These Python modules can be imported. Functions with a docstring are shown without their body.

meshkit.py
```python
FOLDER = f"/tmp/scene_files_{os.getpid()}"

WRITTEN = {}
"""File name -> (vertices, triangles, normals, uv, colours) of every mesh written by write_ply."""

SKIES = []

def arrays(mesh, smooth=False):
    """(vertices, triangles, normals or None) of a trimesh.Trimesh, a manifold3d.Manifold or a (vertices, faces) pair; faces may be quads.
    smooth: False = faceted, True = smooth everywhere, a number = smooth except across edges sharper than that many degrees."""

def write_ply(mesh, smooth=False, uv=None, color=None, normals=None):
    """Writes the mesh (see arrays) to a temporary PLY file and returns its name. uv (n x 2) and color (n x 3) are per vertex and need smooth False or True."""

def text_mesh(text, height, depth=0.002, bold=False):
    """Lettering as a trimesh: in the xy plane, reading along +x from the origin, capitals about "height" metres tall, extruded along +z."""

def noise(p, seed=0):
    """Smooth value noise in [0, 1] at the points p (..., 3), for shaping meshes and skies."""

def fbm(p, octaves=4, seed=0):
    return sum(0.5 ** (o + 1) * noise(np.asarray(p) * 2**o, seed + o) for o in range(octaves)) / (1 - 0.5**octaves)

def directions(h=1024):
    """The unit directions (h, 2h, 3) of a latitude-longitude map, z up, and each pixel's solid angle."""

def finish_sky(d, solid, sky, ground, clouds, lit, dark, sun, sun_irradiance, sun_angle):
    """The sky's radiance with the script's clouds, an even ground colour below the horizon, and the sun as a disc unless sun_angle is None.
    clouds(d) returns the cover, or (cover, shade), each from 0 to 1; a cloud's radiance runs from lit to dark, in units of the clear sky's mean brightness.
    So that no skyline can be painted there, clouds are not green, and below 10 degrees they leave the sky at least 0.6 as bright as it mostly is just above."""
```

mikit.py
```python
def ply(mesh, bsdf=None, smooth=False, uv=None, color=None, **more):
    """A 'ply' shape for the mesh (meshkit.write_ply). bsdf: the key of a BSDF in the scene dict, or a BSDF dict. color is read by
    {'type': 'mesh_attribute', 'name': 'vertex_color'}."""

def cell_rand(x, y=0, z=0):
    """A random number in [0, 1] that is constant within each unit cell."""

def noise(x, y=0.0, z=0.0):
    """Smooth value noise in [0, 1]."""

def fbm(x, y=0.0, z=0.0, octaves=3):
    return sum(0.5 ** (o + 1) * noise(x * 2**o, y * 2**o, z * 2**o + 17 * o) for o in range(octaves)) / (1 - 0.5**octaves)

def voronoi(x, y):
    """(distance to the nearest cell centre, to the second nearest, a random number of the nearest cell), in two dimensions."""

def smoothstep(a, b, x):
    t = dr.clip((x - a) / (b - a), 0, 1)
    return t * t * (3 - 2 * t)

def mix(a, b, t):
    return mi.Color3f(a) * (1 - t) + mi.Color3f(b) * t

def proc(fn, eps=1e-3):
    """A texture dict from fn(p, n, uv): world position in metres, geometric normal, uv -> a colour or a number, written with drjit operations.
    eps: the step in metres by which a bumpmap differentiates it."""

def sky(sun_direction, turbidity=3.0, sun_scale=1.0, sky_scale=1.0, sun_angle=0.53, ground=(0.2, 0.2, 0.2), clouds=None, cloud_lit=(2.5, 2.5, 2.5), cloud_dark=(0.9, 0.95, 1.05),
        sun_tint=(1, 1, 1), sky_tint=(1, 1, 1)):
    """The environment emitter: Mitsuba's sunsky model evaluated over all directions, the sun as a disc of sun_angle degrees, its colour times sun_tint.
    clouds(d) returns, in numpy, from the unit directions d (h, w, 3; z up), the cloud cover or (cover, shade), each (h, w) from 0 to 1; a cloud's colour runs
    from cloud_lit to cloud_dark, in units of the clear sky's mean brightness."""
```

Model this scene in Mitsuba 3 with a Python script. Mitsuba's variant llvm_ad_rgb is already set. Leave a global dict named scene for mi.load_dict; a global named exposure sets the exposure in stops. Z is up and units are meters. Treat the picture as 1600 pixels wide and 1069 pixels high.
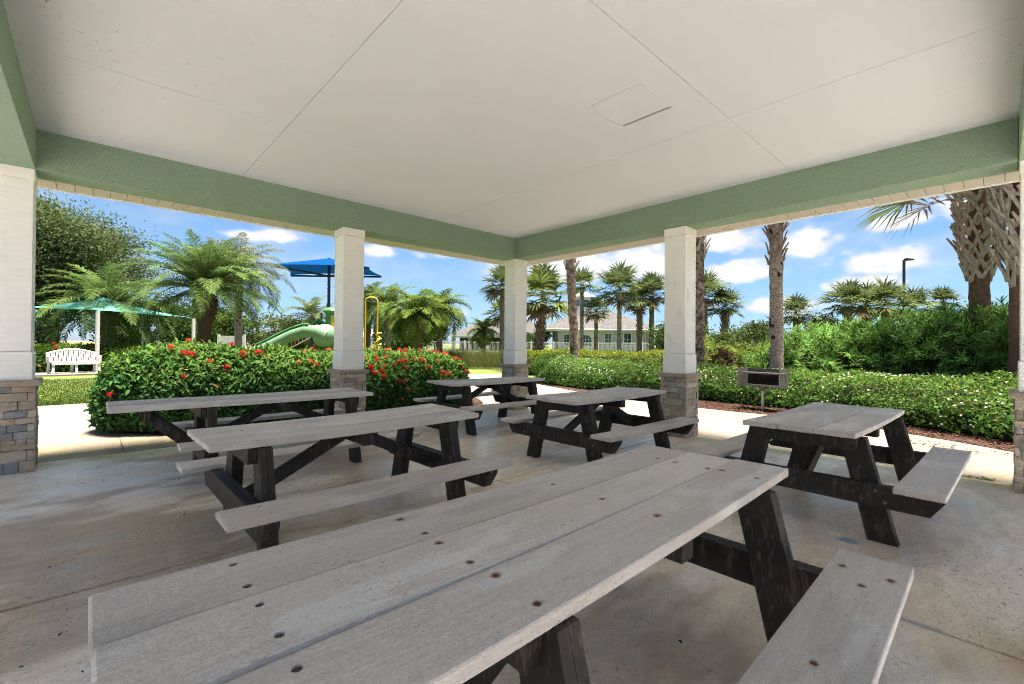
import math, random
import numpy as np
import drjit as dr
import mitsuba as mi
import trimesh, manifold3d
from scipy.spatial import ConvexHull
from shapely.geometry import Polygon
import mikit, meshkit
from mikit import noise, fbm, voronoi, cell_rand, smoothstep, mix

T4 = mi.ScalarTransform4f
scene, labels = {}, {}
R = np.random.default_rng(7)

# ------------------------------------------------------------------ camera, sky, exposure
EYE = np.array([0.0, 0.0, 1.325])
YAW, PITCH, ROLL = 0.8228, 0.0062, 0.0085
FW = np.array([math.cos(YAW) * math.cos(PITCH), math.sin(YAW) * math.cos(PITCH), math.sin(PITCH)])
_rt = np.array([math.sin(YAW), -math.cos(YAW), 0.0])
_up = np.cross(_rt, FW)
UP = -math.sin(ROLL) * _rt + math.cos(ROLL) * _up
scene['camera'] = {'type': 'perspective', 'fov': 96.98, 'fov_axis': 'x', 'near_clip': 0.02, 'far_clip': 2000.0,
                   'to_world': T4().look_at(origin=EYE.tolist(), target=(EYE + FW).tolist(), up=UP.tolist())}

CLOUDS = [(77.7, 11.5, 3.4, .7, 1), (74.2, 11.8, 2.3, .8, 1), (63.4, 11.1, 2.6, 1., 1), (56.1, 10.8, 4.0, .7, .8), (53.2, 3.7, 3.2, .9, .6), (39.2, 9.3, 7.4, 2.6, 1.25),
          (30.7, 9.7, 4.6, 2.4, 1.25), (22.2, 11.9, 4.5, 1.9, 1.15), (20.9, 8.2, 4.7, 1.7, 1.1), (14.2, 10.6, 2.7, 1.6, 1), (17.3, 4.4, 4.6, 1.4, 1.), (8.3, 8.4, 4.2, 1.6, 1.1),
          (9.8, 6.4, 3.5, .9, 1.), (6.9, 11.9, 2.9, 1.1, 1.05), (1.6, 12.4, 2.4, 1.9, 1.1), (47.2, 9.2, 3.2, 1.4, .8), (-9, 9, 7, 3, 1.1), (-25, 14, 9, 4, 1.1), (110, 12, 8, 2, 1), (140, 20, 12, 5, 1), (-60, 25, 14, 6, 1.1), (200, 18, 14, 5, 1.1), (60, 38, 12, 6, .9), (-120, 12, 16, 4, 1)]


def clouds(d):
    az = np.degrees(np.arctan2(d[..., 1], d[..., 0]))
    el = np.degrees(np.arcsin(np.clip(d[..., 2], -1, 1)))
    q = np.stack([az / 5.0, el / 2.2, az * 0], -1)
    n = meshkit.fbm(q, 5, 3)
    n2 = meshkit.fbm(np.stack([az / 1.4, el / 0.8, az * 0 + 5], -1), 4, 9)
    body = np.zeros_like(az)
    for a, e, w, h, s in CLOUDS:
        da = (az - a + 180) % 360 - 180
        de = el - e
        body = np.maximum(body, s * np.exp(-((da / w) ** 2 + (np.where(de > 0, de / h, de / (h * .75))) ** 2)))
    f = body + (n - 0.5) * 0.95 + (n2 - .5) * .6
    cover = np.clip((f - 0.30) / 0.52, 0, 1)
    cover = cover * cover * (3 - 2 * cover) * 0.95
    veil = np.clip((n - .42) * 1.2, 0, .22) * np.clip((el - 1) / 5, 0, 1)
    low = np.exp(-np.maximum(el, 0) / 2.4) * .45
    shade = np.clip(0.75 - f * .75 - (n2 - .5) * .8, 0, .8)
    return np.clip(np.maximum(np.maximum(cover, veil), low), 0, 1), shade


scene['sky'] = mikit.sky((0.06, -0.12, 1.0), turbidity=3.0, sun_scale=0.6, sky_scale=0.138, sun_angle=16.0, ground=(0.22, 0.22, 0.18), clouds=clouds,
                         cloud_lit=(2.3, 2.3, 2.35), cloud_dark=(1.25, 1.35, 1.5), sky_tint=(0.82, 0.98, 1.12), sun_tint=(0.97, 0.99, 1.07))
exposure = 5.0

# ------------------------------------------------------------------ helpers
def col(c):
    return {'type': 'rgb', 'value': list(c)}


def bs(name, base, rough=0.6, spec=0.3, thin=None, bump=None, bump_scale=1.0, metallic=0.0, eps=1e-3):
    b = base if isinstance(base, dict) else (mikit.proc(base) if callable(base) else col(base))
    r = rough if isinstance(rough, (int, float)) else mikit.proc(rough)
    if thin is not None:
        m = {'type': 'principledthin', 'base_color': b, 'roughness': r, 'diff_trans': thin, 'spec_trans': 0.0, 'eta': 1.4}
    else:
        m = {'type': 'principled', 'base_color': b, 'roughness': r, 'specular': spec, 'metallic': metallic}
        if bump is not None:
            m = {'type': 'bumpmap', 'bsdf': m, 'arbitrary': {**mikit.proc(bump, eps)}, 'scale': bump_scale}
        m = {'type': 'twosided', 'bsdf': m}
    scene[name] = m
    return name


VC = {'type': 'mesh_attribute', 'name': 'vertex_color'}
USED = {}


def num(key):
    n = USED.get(key, -1) + 1
    USED[key] = n
    return key if n == 0 else f'{key}_{n:03d}'


def thing(name, label, cat, group=None, kind=None):
    k = num(name)
    labels[k] = {'label': label, 'category': cat}
    if group: labels[k]['group'] = group
    if kind: labels[k]['kind'] = kind
    return k


def put(parent, name, mesh, bsdf, smooth=False, color=None, label=None, kind=None):
    k = num(f'{parent}__{name}' if parent else name)
    scene[k] = mikit.ply(mesh, bsdf, smooth=smooth, color=color)
    if label or kind:
        labels[k] = {}
        if label: labels[k]['label'] = label
        if kind: labels[k]['kind'] = kind
    return k


def put_self(key, mesh, bsdf, smooth=False, color=None):
    scene[key] = mikit.ply(mesh, bsdf, smooth=smooth, color=color)
    return key


def cat(ms):
    V, F, n = [], [], 0
    for v, f in ms:
        v = np.asarray(v, float); f = np.asarray(f, int)
        if f.shape[1] == 4: f = np.vstack([f[:, [0, 1, 2]], f[:, [0, 2, 3]]])
        V.append(v); F.append(f + n); n += len(v)
    return np.vstack(V), np.vstack(F)


def hull(P):
    P = np.asarray(P, float)
    h = ConvexHull(P)
    f = h.simplices.copy()
    n = np.cross(P[f[:, 1]] - P[f[:, 0]], P[f[:, 2]] - P[f[:, 0]])
    bad = (n * h.equations[:, :3]).sum(1) < 0
    f[bad] = f[bad][:, ::-1]
    u, inv = np.unique(f, return_inverse=True)
    return P[u], inv.reshape(f.shape)


def para(o, a, b, c, ch=0.004):
    """parallelepiped with chamfered edges"""
    o, a, b, c = (np.asarray(x, float) for x in (o, a, b, c))
    P = []
    for i in (0, 1):
        for j in (0, 1):
            for k in (0, 1):
                v = o + i * a + j * b + k * c
                d = [x / max(np.linalg.norm(x), 1e-9) * ch * (1 - 2 * s) for x, s in ((a, i), (b, j), (c, k))]
                P += [v + d[0] + d[1], v + d[1] + d[2], v + d[0] + d[2]]
    return hull(P)


def box(x0, x1, y0, y1, z0, z1, ch=0.004):
    if ch <= 0:
        P = [(x, y, z) for x in (x0, x1) for y in (y0, y1) for z in (z0, z1)]
        return hull(P)
    return para((x0, y0, z0), (x1 - x0, 0, 0), (0, y1 - y0, 0), (0, 0, z1 - z0), ch)


def stick(p0, p1, w, h, side=(0, 0, 1), ch=0.003):
    """rectangular bar from p0 to p1, h measured along 'side' (made square to the bar), w across"""
    p0, p1, side = (np.asarray(x, float) for x in (p0, p1, side))
    t = p1 - p0; L = np.linalg.norm(t); t /= L
    s = side - t * (side @ t); s /= np.linalg.norm(s)
    r = np.cross(t, s)
    return para(p0 - s * h / 2 - r * w / 2, t * L, r * w, s * h, ch)


def tube(P, rad, n=10, caps=True):
    P = np.asarray(P, float); m = len(P)
    rad = np.broadcast_to(np.asarray(rad, float), (m,))
    t = np.gradient(P, axis=0); t /= np.linalg.norm(t, axis=1, keepdims=True) + 1e-12
    a = np.array([1.0, 0, 0]) if abs(t[0, 0]) < .8 else np.array([0, 1.0, 0])
    V = []
    for i in range(m):
        a = a - t[i] * (a @ t[i]); a /= np.linalg.norm(a)
        b = np.cross(t[i], a)
        th = np.arange(n) * 2 * np.pi / n
        V.append(P[i] + rad[i] * (np.cos(th)[:, None] * a + np.sin(th)[:, None] * b))
    V = np.vstack(V); F = []
    for i in range(m - 1):
        for j in range(n):
            k = (j + 1) % n
            F += [(i * n + j, i * n + k, (i + 1) * n + k), (i * n + j, (i + 1) * n + k, (i + 1) * n + j)]
    if caps:
        V = np.vstack([V, P[:1], P[-1:]])
        for j in range(n):
            k = (j + 1) % n
            F += [(m * n, k, j), (m * n + 1, (m - 1) * n + j, (m - 1) * n + k)]
    return V, np.array(F)


def extr(poly, z0, z1):
    if not isinstance(poly, Polygon): poly = Polygon(poly)
    m = trimesh.creation.extrude_polygon(poly, z1 - z0, engine='earcut')
    v = np.array(m.vertices); v[:, 2] += z0
    return v, np.array(m.faces)


def disc(c, r, n=10, nrm=(0, 0, 1)):
    c = np.asarray(c, float); nrm = np.asarray(nrm, float)
    a = np.cross(nrm, [1, 0, 0] if abs(nrm[0]) < .9 else [0, 1, 0]); a /= np.linalg.norm(a); b = np.cross(nrm, a)
    th = np.arange(n) * 2 * np.pi / n
    V = np.vstack([c[None], c + r * (np.cos(th)[:, None] * a + np.sin(th)[:, None] * b)])
    return V, np.array([(0, 1 + i, 1 + (i + 1) % n) for i in range(n)])


def moved(m, M=None, t=(0, 0, 0)):
    v = np.asarray(m[0], float)
    if M is not None: v = v @ np.asarray(M).T
    return v + np.asarray(t), m[1]


def rotz(a):
    return np.array([[math.cos(a), -math.sin(a), 0], [math.sin(a), math.cos(a), 0], [0, 0, 1]])


def unit(v):
    return v / (np.linalg.norm(v, axis=-1, keepdims=True) + 1e-12)


def rise(x, y):
    d = np.hypot(np.asarray(x) - 2.9, np.asarray(y) - 3.3)
    return np.clip(d - 16, 0, 60) * 0.0105


# leaves: many small folded blades in one mesh, with one colour each
def leaves(P, T, N, L, W, C, fold=0.18, seg=1):
    n = len(P)
    T = unit(T); S = unit(np.cross(N, T)); N = np.cross(T, S)
    L = np.broadcast_to(np.asarray(L, float), (n,))[:, None]; W = np.broadcast_to(np.asarray(W, float), (n,))[:, None]
    if seg == 1:
        V = np.stack([P, P + T * L * .42 + S * W / 2 + N * W * fold, P + T * L * .42 - S * W / 2 + N * W * fold, P + T * L], 1)
        f = np.array([[0, 2, 3], [0, 3, 1]])
        k = 4
    else:
        q = lambda t, s, dn: P + T * L * t + S * W / 2 * s + N * (W * fold * abs(s) - L * dn)
        V = np.stack([P, q(.28, .85, .01), q(.3, 0, .01), q(.28, -.85, .01), q(.66, .8, .06), q(.68, 0, .06), q(.66, -.8, .06), q(1., 0, .17)], 1)
        f = np.array([[0, 2, 1], [0, 3, 2], [1, 2, 5], [1, 5, 4], [2, 3, 6], [2, 6, 5], [4, 5, 7], [5, 6, 7]])
        k = 8
    F = (f[None] + (np.arange(n) * k)[:, None, None]).reshape(-1, 3)
    return (V.reshape(-1, 3), F), np.repeat(np.asarray(C), k, axis=0)


def tints(n, base, var=0.25, hue=0.12, rng=R):
    base = np.asarray(base, float)
    v = 1 + var * rng.standard_normal((n, 1)) * .6
    h = 1 + hue * rng.standard_normal((n, 3)) * np.array([1, .4, .8])
    return np.clip(base * v * h, 0.004, 0.9)


def scatter_dirs(N, spread, rng=R):
    return unit(N + spread * rng.standard_normal(N.shape))


# ------------------------------------------------------------------ materials
def floor_col(p, n, uv):
    a = fbm(p.x * .62 + 3, p.y * 1.7, 0, 4)
    b = fbm(p.x * 1.8, p.y * 5.5, 2, 4)
    patch = smoothstep(.50, .60, a * .62 + b * .38)
    dn = fbm(p.x * .75 + 9, p.y * 1.7 + 4, 5, 4)
    damp = smoothstep(.42, .56, dn * .75 + fbm(p.x * 3, p.y * 7, 8, 3) * .25)
    left = smoothstep(3.6, 1.0, p.x)
    c = mix((.73, .62, .485), (.46, .352, .25), damp * (.55 + .45 * left))
    c = mix(c, (.74, .68, .60), patch * (1 - .6 * damp) * (.45 + .55 * left))
    c = c * (.86 + .28 * fbm(p.x * 9, p.y * 22, 1, 3))
    fine = noise(p.x * 170, p.y * 170) * .6 + noise(p.x * 420, p.y * 420) * .4
    c = c * (.80 + .4 * fine)
    speck = smoothstep(.80, .86, noise(p.x * 70, p.y * 150 + 7)) * smoothstep(.45, .6, noise(p.x * 1.3 + 4, p.y * 1.3))
    c = mix(c, (.10, .085, .07), speck * .5)
    ck = dr.abs(p.y - 1.9 - .22 * (fbm(p.x * 1.3, 7.0, 2, 4) - .5) * 4 * .5 - .05 * (noise(p.x * 17, 3) - .5))
    ck2 = dr.abs(p.x - 1.35 - .5 * (fbm(p.y * 1.1, 3.0, 5, 4) - .5) - .04 * (noise(p.y * 19, 6) - .5))
    c = mix(c, (.13, .105, .085), .7 * dr.maximum(smoothstep(.0035, .0012, ck) * smoothstep(1.9, 2.6, p.x) * smoothstep(.35, .5, noise(p.x * 2.3, 5)), smoothstep(.0035, .0012, ck2) * smoothstep(3.4, 4.0, p.y)))
    gr = smoothstep(.86, .90, noise(p.x * 95 + 3, p.y * 95, 2))
    c = mix(c, (.12, .10, .085), gr * .35)
    # algae along the outer edges of the slab
    ed = dr.maximum(smoothstep(6.50, 7.02, p.y + .25 * (noise(p.x * 2.2, 1.5) - .5)), smoothstep(6.12, 6.56, p.x + .25 * (noise(p.y * 2.2, 4.5) - .5)))
    alg = ed * (.45 + .55 * smoothstep(.35, .6, fbm(p.x * 2.5, p.y * 2.5, 3)))
    c = mix(c, (.36, .33, .10), alg * .62)
    d1 = dr.sqrt(dr.square((p.x - 3.83) * 1.2) + dr.square(p.y - .71)) + .09 * (fbm(p.x * 14, p.y * 14) - .5)
    d2 = dr.sqrt(dr.square((p.x - .36) * .8) + dr.square((p.y - 6.62) * 1.8)) + .10 * (fbm(p.x * 12, p.y * 12, 4) - .5)
    c = mix(c, (.10, .22, .30), .75 * smoothstep(.085, .04, d1))
    c = mix(c, (.24, .33, .40), .5 * smoothstep(.15, .06, d2))
    # cement smear along the joint in front of the right table
    sm = smoothstep(.045, .02, dr.abs(p.x - 2.925 + .02 * (noise(p.y * 9) - .5))) * smoothstep(.42, .5, fbm(p.y * 3.1, p.x * 5, 7))
    return mix(c, (.44, .43, .41), sm * .7 * smoothstep(1.4, .6, p.y))


bs('m_floor', floor_col, lambda p, n, uv: .58 - .34 * smoothstep(.42, .58, fbm(p.x * .9 + 9, p.y * 2.2 + 4, 5, 4)), .4,
   bump=lambda p, n, uv: noise(p.x * 140, p.y * 140) * .6 + noise(p.x * 60, p.y * 300) * .4, bump_scale=.0009)


def walk_col(p, n, uv):
    a = fbm(p.x * .9, p.y * .9, 3, 4)
    fine = noise(p.x * 120, p.y * 120)
    c = mix((.172, .158, .136), (.138, .123, .098), smoothstep(.38, .62, a))
    alg = smoothstep(8.9, 7.2, p.y) * smoothstep(6.6, 5.6, p.x)
    c = mix(c, (.28, .235, .125), alg * (.35 + .6 * smoothstep(.35, .6, fbm(p.x * 2, p.y * 1.4, 8))))
    dk = smoothstep(.62, .75, fbm(p.x * 1.2 + 6, p.y * 4, 1))
    c = mix(c, (.16, .13, .09), dk * .5)
    return c * (.85 + .3 * fine)


bs('m_walk', walk_col, .8, .25, bump=lambda p, n, uv: noise(p.x * 90, p.y * 90), bump_scale=.001)


bs('m_plaza', lambda p, n, uv: mix((.36, .355, .345), (.31, .305, .295), fbm(p.x * .9, p.y * .9, 3, 4)) * (.9 + .2 * noise(p.x * 90, p.y * 90)), .8, .25)


def grass_col(p, n, uv):
    return mix((.055, .078, .022), (.08, .105, .03), fbm(p.x * 1.3, p.y * 1.3, 0, 4)) * (.7 + .6 * noise(p.x * 30, p.y * 30))


bs('m_ground', grass_col, .9, .1)


def mulch_col(p, n, uv):
    return mix((.02, .012, .009), (.055, .032, .023), noise(p.x * 40, p.y * 40) * .6 + noise(p.x * 110, p.y * 110) * .4)


bs('m_mulch', mulch_col, .95, .1)
bs('m_soil', (.03, .022, .016), .95, .1)


def ceil_col(p, n, uv):
    c = mix((.63, .65, .69), (.61, .63, .665), fbm(p.x * 1.1, p.y * 1.1, 2))
    near = dr.maximum(smoothstep(1.6, -.3, p.x), smoothstep(.6, -.1, p.y)) * .85 + .12
    sp = smoothstep(.84, .90, noise(p.x * 34, p.y * 60, 3) * .8 + noise(p.x * 110, p.y * 110) * .22) * smoothstep(.40, .62, fbm(p.x * 2.1, p.y * 2.1, 6) + .12 * near)
    c = mix(c, (.33, .29, .22), sp * near * .85)
    sm = smoothstep(.14, .0, dr.sqrt(dr.square(p.x - 1.86) + dr.square(p.y - 4.42)))
    return mix(c, (.60, .57, .52), sm * .35)


bs('m_ceiling', ceil_col, .75, .2)


def beam_col(p, n, uv):
    c = mix((.20, .285, .21), (.23, .32, .24), fbm(p.x * 1.7, p.y * 1.7, p.z * 3))
    g = noise(p.x * 130, p.y * 130, p.z * 130)
    return c * (.72 + .56 * g)


stucco = lambda p, n, uv: noise(p.x * 95, p.y * 95, p.z * 95) * .6 + noise(p.x * 210, p.y * 210, p.z * 210) * .4
bs('m_beam', beam_col, .9, .1, bump=stucco, bump_scale=.006)
bs('m_white', lambda p, n, uv: mix(mix((.80, .78, .76), (.76, .74, .715), fbm(p.x * 3, p.y * 3, p.z * 1.5)) * (.96 + .08 * noise(p.x * 9, p.y * 9, p.z * 40)), (.42, .37, .29),
   .28 * smoothstep(.58, .80, fbm(p.x * 11, p.y * 11, p.z * 2.2, 4)) * smoothstep(.35, .6, noise(p.x * 5, p.y * 5, p.z * 1.7)) + .3 * smoothstep(.87, .9, noise(p.x * 70, p.y * 70, p.z * 70))), .55, .35)
bs('m_soffit', (.46, .43, .38), .6, .3)
bs('m_dark_gap', (.02, .02, .018), .9, .1)
bs('m_gap_grey', (.34, .32, .28), .9, .1)


def plank_fn(rust=None, tone=1.0, dx=0.0):
    def fn(p, n, uv):
        s = noise(p.x * 3.0, p.y * 85, p.z * 85) * .35 + noise(p.x * 14, p.y * 230, p.z * 230) * .35 + noise(p.x * 90, p.y * 240, p.z * 240) * .30
        big = fbm(p.x * 1.4 + dx, p.y * 4.5, 3, 4)
        c = mix((.43, .383, .342), (.535, .485, .44), smoothstep(.25, .75, s * .5 + big * .5))
        c = mix(c, (.57, .55, .53), smoothstep(.62, .74, fbm(p.x * 2.3 + 5, p.y * 7, 1, 4)) * .55)
        c = mix(c, (.29, .265, .245), smoothstep(.60, .74, fbm(p.x * 1.6 + 11, p.y * 6 + 3, 4, 4)) * .45)
        c = c * (.84 + .32 * noise(p.x * 260, p.y * 300, p.z * 300))
        sc_ = smoothstep(.80, .84, noise(p.x * 2.2 + dx, p.y * 120 + p.x * 14, 3)) * smoothstep(.5, .62, fbm(p.x * 2.1 + dx, p.y * 3, 9))
        c = mix(c, (.66, .64, .62), sc_ * .22)
        pit = smoothstep(.84, .90, noise(p.x * 60, p.y * 150, p.z * 150))
        c = mix(c, (.20, .18, .165), pit * .45) * tone
        if rust is not None:
            dm = mi.Float(9.0)
            for bx, by, k in rust:
                dm = dr.minimum(dm, dr.sqrt(dr.square((p.x - bx) * .8) + dr.square(p.y - by)) / k)
            dm = dm + .012 * (noise(p.x * 130, p.y * 130) - .5)
            c = mix(c, (.27, .13, .055), .7 * smoothstep(.022, .011, dm))
        return c
    return fn


def leg_col(p, n, uv):
    s = noise(p.x * 40, p.y * 40, p.z * 9) * .5 + noise(p.x * 160, p.y * 160, p.z * 30) * .5
    worn = smoothstep(.50, .80, s)
    return mix((.019, .0145, .012), (.075, .06, .05), worn * .7)


bs('m_leg', leg_col, .62, .35, bump=lambda p, n, uv: noise(p.x * 180, p.y * 180, p.z * 30), bump_scale=.0008)
bs('m_bolt_rust', lambda p, n, uv: mix((.20, .07, .02), (.09, .035, .015), noise(p.x * 300, p.y * 300)), .8, .3)
bs('m_bolt_dark', (.045, .035, .03), .6, .4)
bs('m_steel', lambda p, n, uv: mix((.05, .047, .045), (.12, .112, .107), fbm(p.x * 9, p.y * 9, p.z * 12)), .55, .5)
bs('m_soot', lambda p, n, uv: mix((.008, .0075, .007), (.03, .026, .023), fbm(p.x * 14, p.y * 14, p.z * 18)), .9, .1)
bs('m_galv', (.42, .40, .36), .45, .5, metallic=.35)
STONES = [(.38, .305, .235), (.45, .385, .305), (.30, .25, .20), (.34, .325, .31), (.25, .255, .265), (.42, .335, .24), (.50, .435, .35)]
for i, c in enumerate(STONES):
    bs(f'm_stone_{i}', (lambda c: lambda p, n, uv: mi.Color3f(c) * (.68 + .64 * fbm(p.x * 16, p.y * 16, p.z * 34, 4)) * (.85 + .3 * noise(p.x * 150, p.y * 150, p.z * 150)))(c), .88, .2,
       bump=lambda p, n, uv: fbm(p.x * 42, p.y * 42, p.z * 60, 4), bump_scale=.018)
bs('m_cap', lambda p, n, uv: mix((.40, .33, .26), (.30, .235, .18), fbm(p.x * 9, p.y * 9, p.z * 20, 4)), .85, .2, bump=lambda p, n, uv: fbm(p.x * 40, p.y * 40, p.z * 60, 4), bump_scale=.012)
bs('m_mortar', (.10, .085, .07), .95, .1)
bs('m_leaf', VC, .42, .4, thin=.55)
bs('m_leaf_gloss', VC, .30, .5, thin=.35)
bs('m_petal', VC, .6, .2, thin=.7)
bs('m_twig', (.045, .035, .022), .9, .1)
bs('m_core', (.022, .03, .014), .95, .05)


def trunk_col(p, n, uv):
    s = fbm(p.x * 14, p.y * 14, p.z * 9, 4)
    c = mix((.12, .082, .062), (.32, .24, .185), smoothstep(.3, .7, s))
    return mix(c, (.045, .028, .02), smoothstep(.62, .72, noise(p.x * 11, p.y * 11, p.z * 16)) * .8)


bs('m_trunk', trunk_col, .9, .15, bump=lambda p, n, uv: fbm(p.x * 30, p.y * 30, p.z * 22, 3), bump_scale=.03)


def gtrunk_col(p, n, uv):
    s = noise(p.x * 45, p.y * 45, p.z * 45) * .6 + noise(p.x * 120, p.y * 120, p.z * 120) * .4
    c = mix((.18, .14, .115), (.40, .32, .265), smoothstep(.3, .7, s))
    return mix(c, (.03, .02, .016), smoothstep(.74, .80, noise(p.x * 9 + 3, p.y * 9, p.z * 7)))


bs('m_trunk_grey', gtrunk_col, .9, .15, bump=lambda p, n, uv: noise(p.x * 60, p.y * 60, p.z * 60), bump_scale=.02)
bs('m_trunk_red', lambda p, n, uv: mix((.06, .036, .025), (.20, .115, .075), fbm(p.x * 22, p.y * 22, p.z * 16, 4)), .9, .15)
bs('m_trunk_dark', lambda p, n, uv: mix((.03, .02, .014), (.10, .06, .04), fbm(p.x * 22, p.y * 22, p.z * 16, 4)), .9, .15)
bs('m_boot', lambda p, n, uv: mix((.19, .152, .12), (.48, .40, .32), fbm(p.x * 12, p.y * 12, p.z * 14, 4)) * (.75 + .5 * noise(p.x * 70, p.y * 70, p.z * 18)), .9, .15)
bs('m_boot_brown', lambda p, n, uv: mix((.12, .075, .05), (.30, .205, .14), fbm(p.x * 12, p.y * 12, p.z * 14, 4)), .9, .15)
bs('m_bark', lambda p, n, uv: mix((.05, .04, .03), (.13, .11, .09), fbm(p.x * 5, p.y * 5, p.z * 3)), .9, .1)
bs('m_teal', (.16, .48, .46), .7, .2, thin=.6)
bs('m_blue', (.004, .045, .15), .7, .2, thin=.35)
bs('m_navy', (.008, .018, .055), .35, .5)
bs('m_play_green', (.04, .17, .045), .4, .5)
bs('m_play_dark_green', (.008, .06, .03), .45, .4)
bs('m_slide', lambda p, n, uv: mix((.11, .21, .12), (.16, .28, .17), fbm(p.x * 2, p.y * 2, p.z * 2)), .3, .5)
bs('m_yellow', (.5, .36, .02), .4, .5)
bs('m_vinyl', (.56, .56, .56), .45, .4)
bs('m_bench_white', (.55, .55, .56), .5, .4)
bs('m_mint', lambda p, n, uv: mi.Color3f(.40, .395, .41) * (.93 + .07 * smoothstep(.1, .2, dr.abs((p.z * 5.5) - dr.floor(p.z * 5.5) - .5))), .7, .2)


def roof_col(p, n, uv):
    row = p.z * 9.5
    e = row - dr.floor(row)
    return mix((.076, .077, .078), (.05, .05, .051), smoothstep(.75, .98, e)) * (.82 + .36 * cell_rand(dr.floor(row), dr.floor(p.x * 2.8), dr.floor(p.y * 2.8)))


bs('m_roof', roof_col, .9, .15)
bs('m_shingle', (.16, .14, .12), .9, .1)
bs('m_window', (.03, .045, .05), .08, .6)
bs('m_shade_in', (.16, .145, .12), .8, .2)
bs('m_beige', (.30, .26, .21), .8, .2)
bs('m_canvas', (.6, .6, .6), .7, .2, thin=.3)
bs('m_lamp', (.012, .012, .013), .4, .5)

# ------------------------------------------------------------------ ground, floor and paths
g = 140
xs = np.concatenate([np.linspace(-300, -22, 12), np.linspace(-20, 62, 84), np.linspace(66, 400, 14)])
ys = np.concatenate([np.linspace(-300, -22, 12), np.linspace(-20, 62, 84), np.linspace(66, 400, 14)])
X, Y = np.meshgrid(xs, ys, indexing='ij')
Z = rise(X, Y) - .035 + np.where(np.hypot(X - 3, Y - 3) > 14, .02 * (meshkit.fbm(np.stack([X * .3, Y * .3, X * 0], -1)) - .5), 0)
inside = (X > -1.0) & (X < 6.8) & (Y > -1) & (Y < 7.3)
Z = np.where(inside, -.13, Z)
n1, n2 = X.shape
idx = np.arange(n1 * n2).reshape(n1, n2)
quads = np.stack([idx[:-1, :-1], idx[1:, :-1], idx[1:, 1:], idx[:-1, 1:]], -1).reshape(-1, 4)
k = put(None, 'ground', (np.stack([X, Y, Z], -1).reshape(-1, 3), quads), 'm_ground', smooth=True)
labels[k] = {'kind': 'structure', 'label': 'grassy ground rising gently around the pavilion'}

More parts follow.
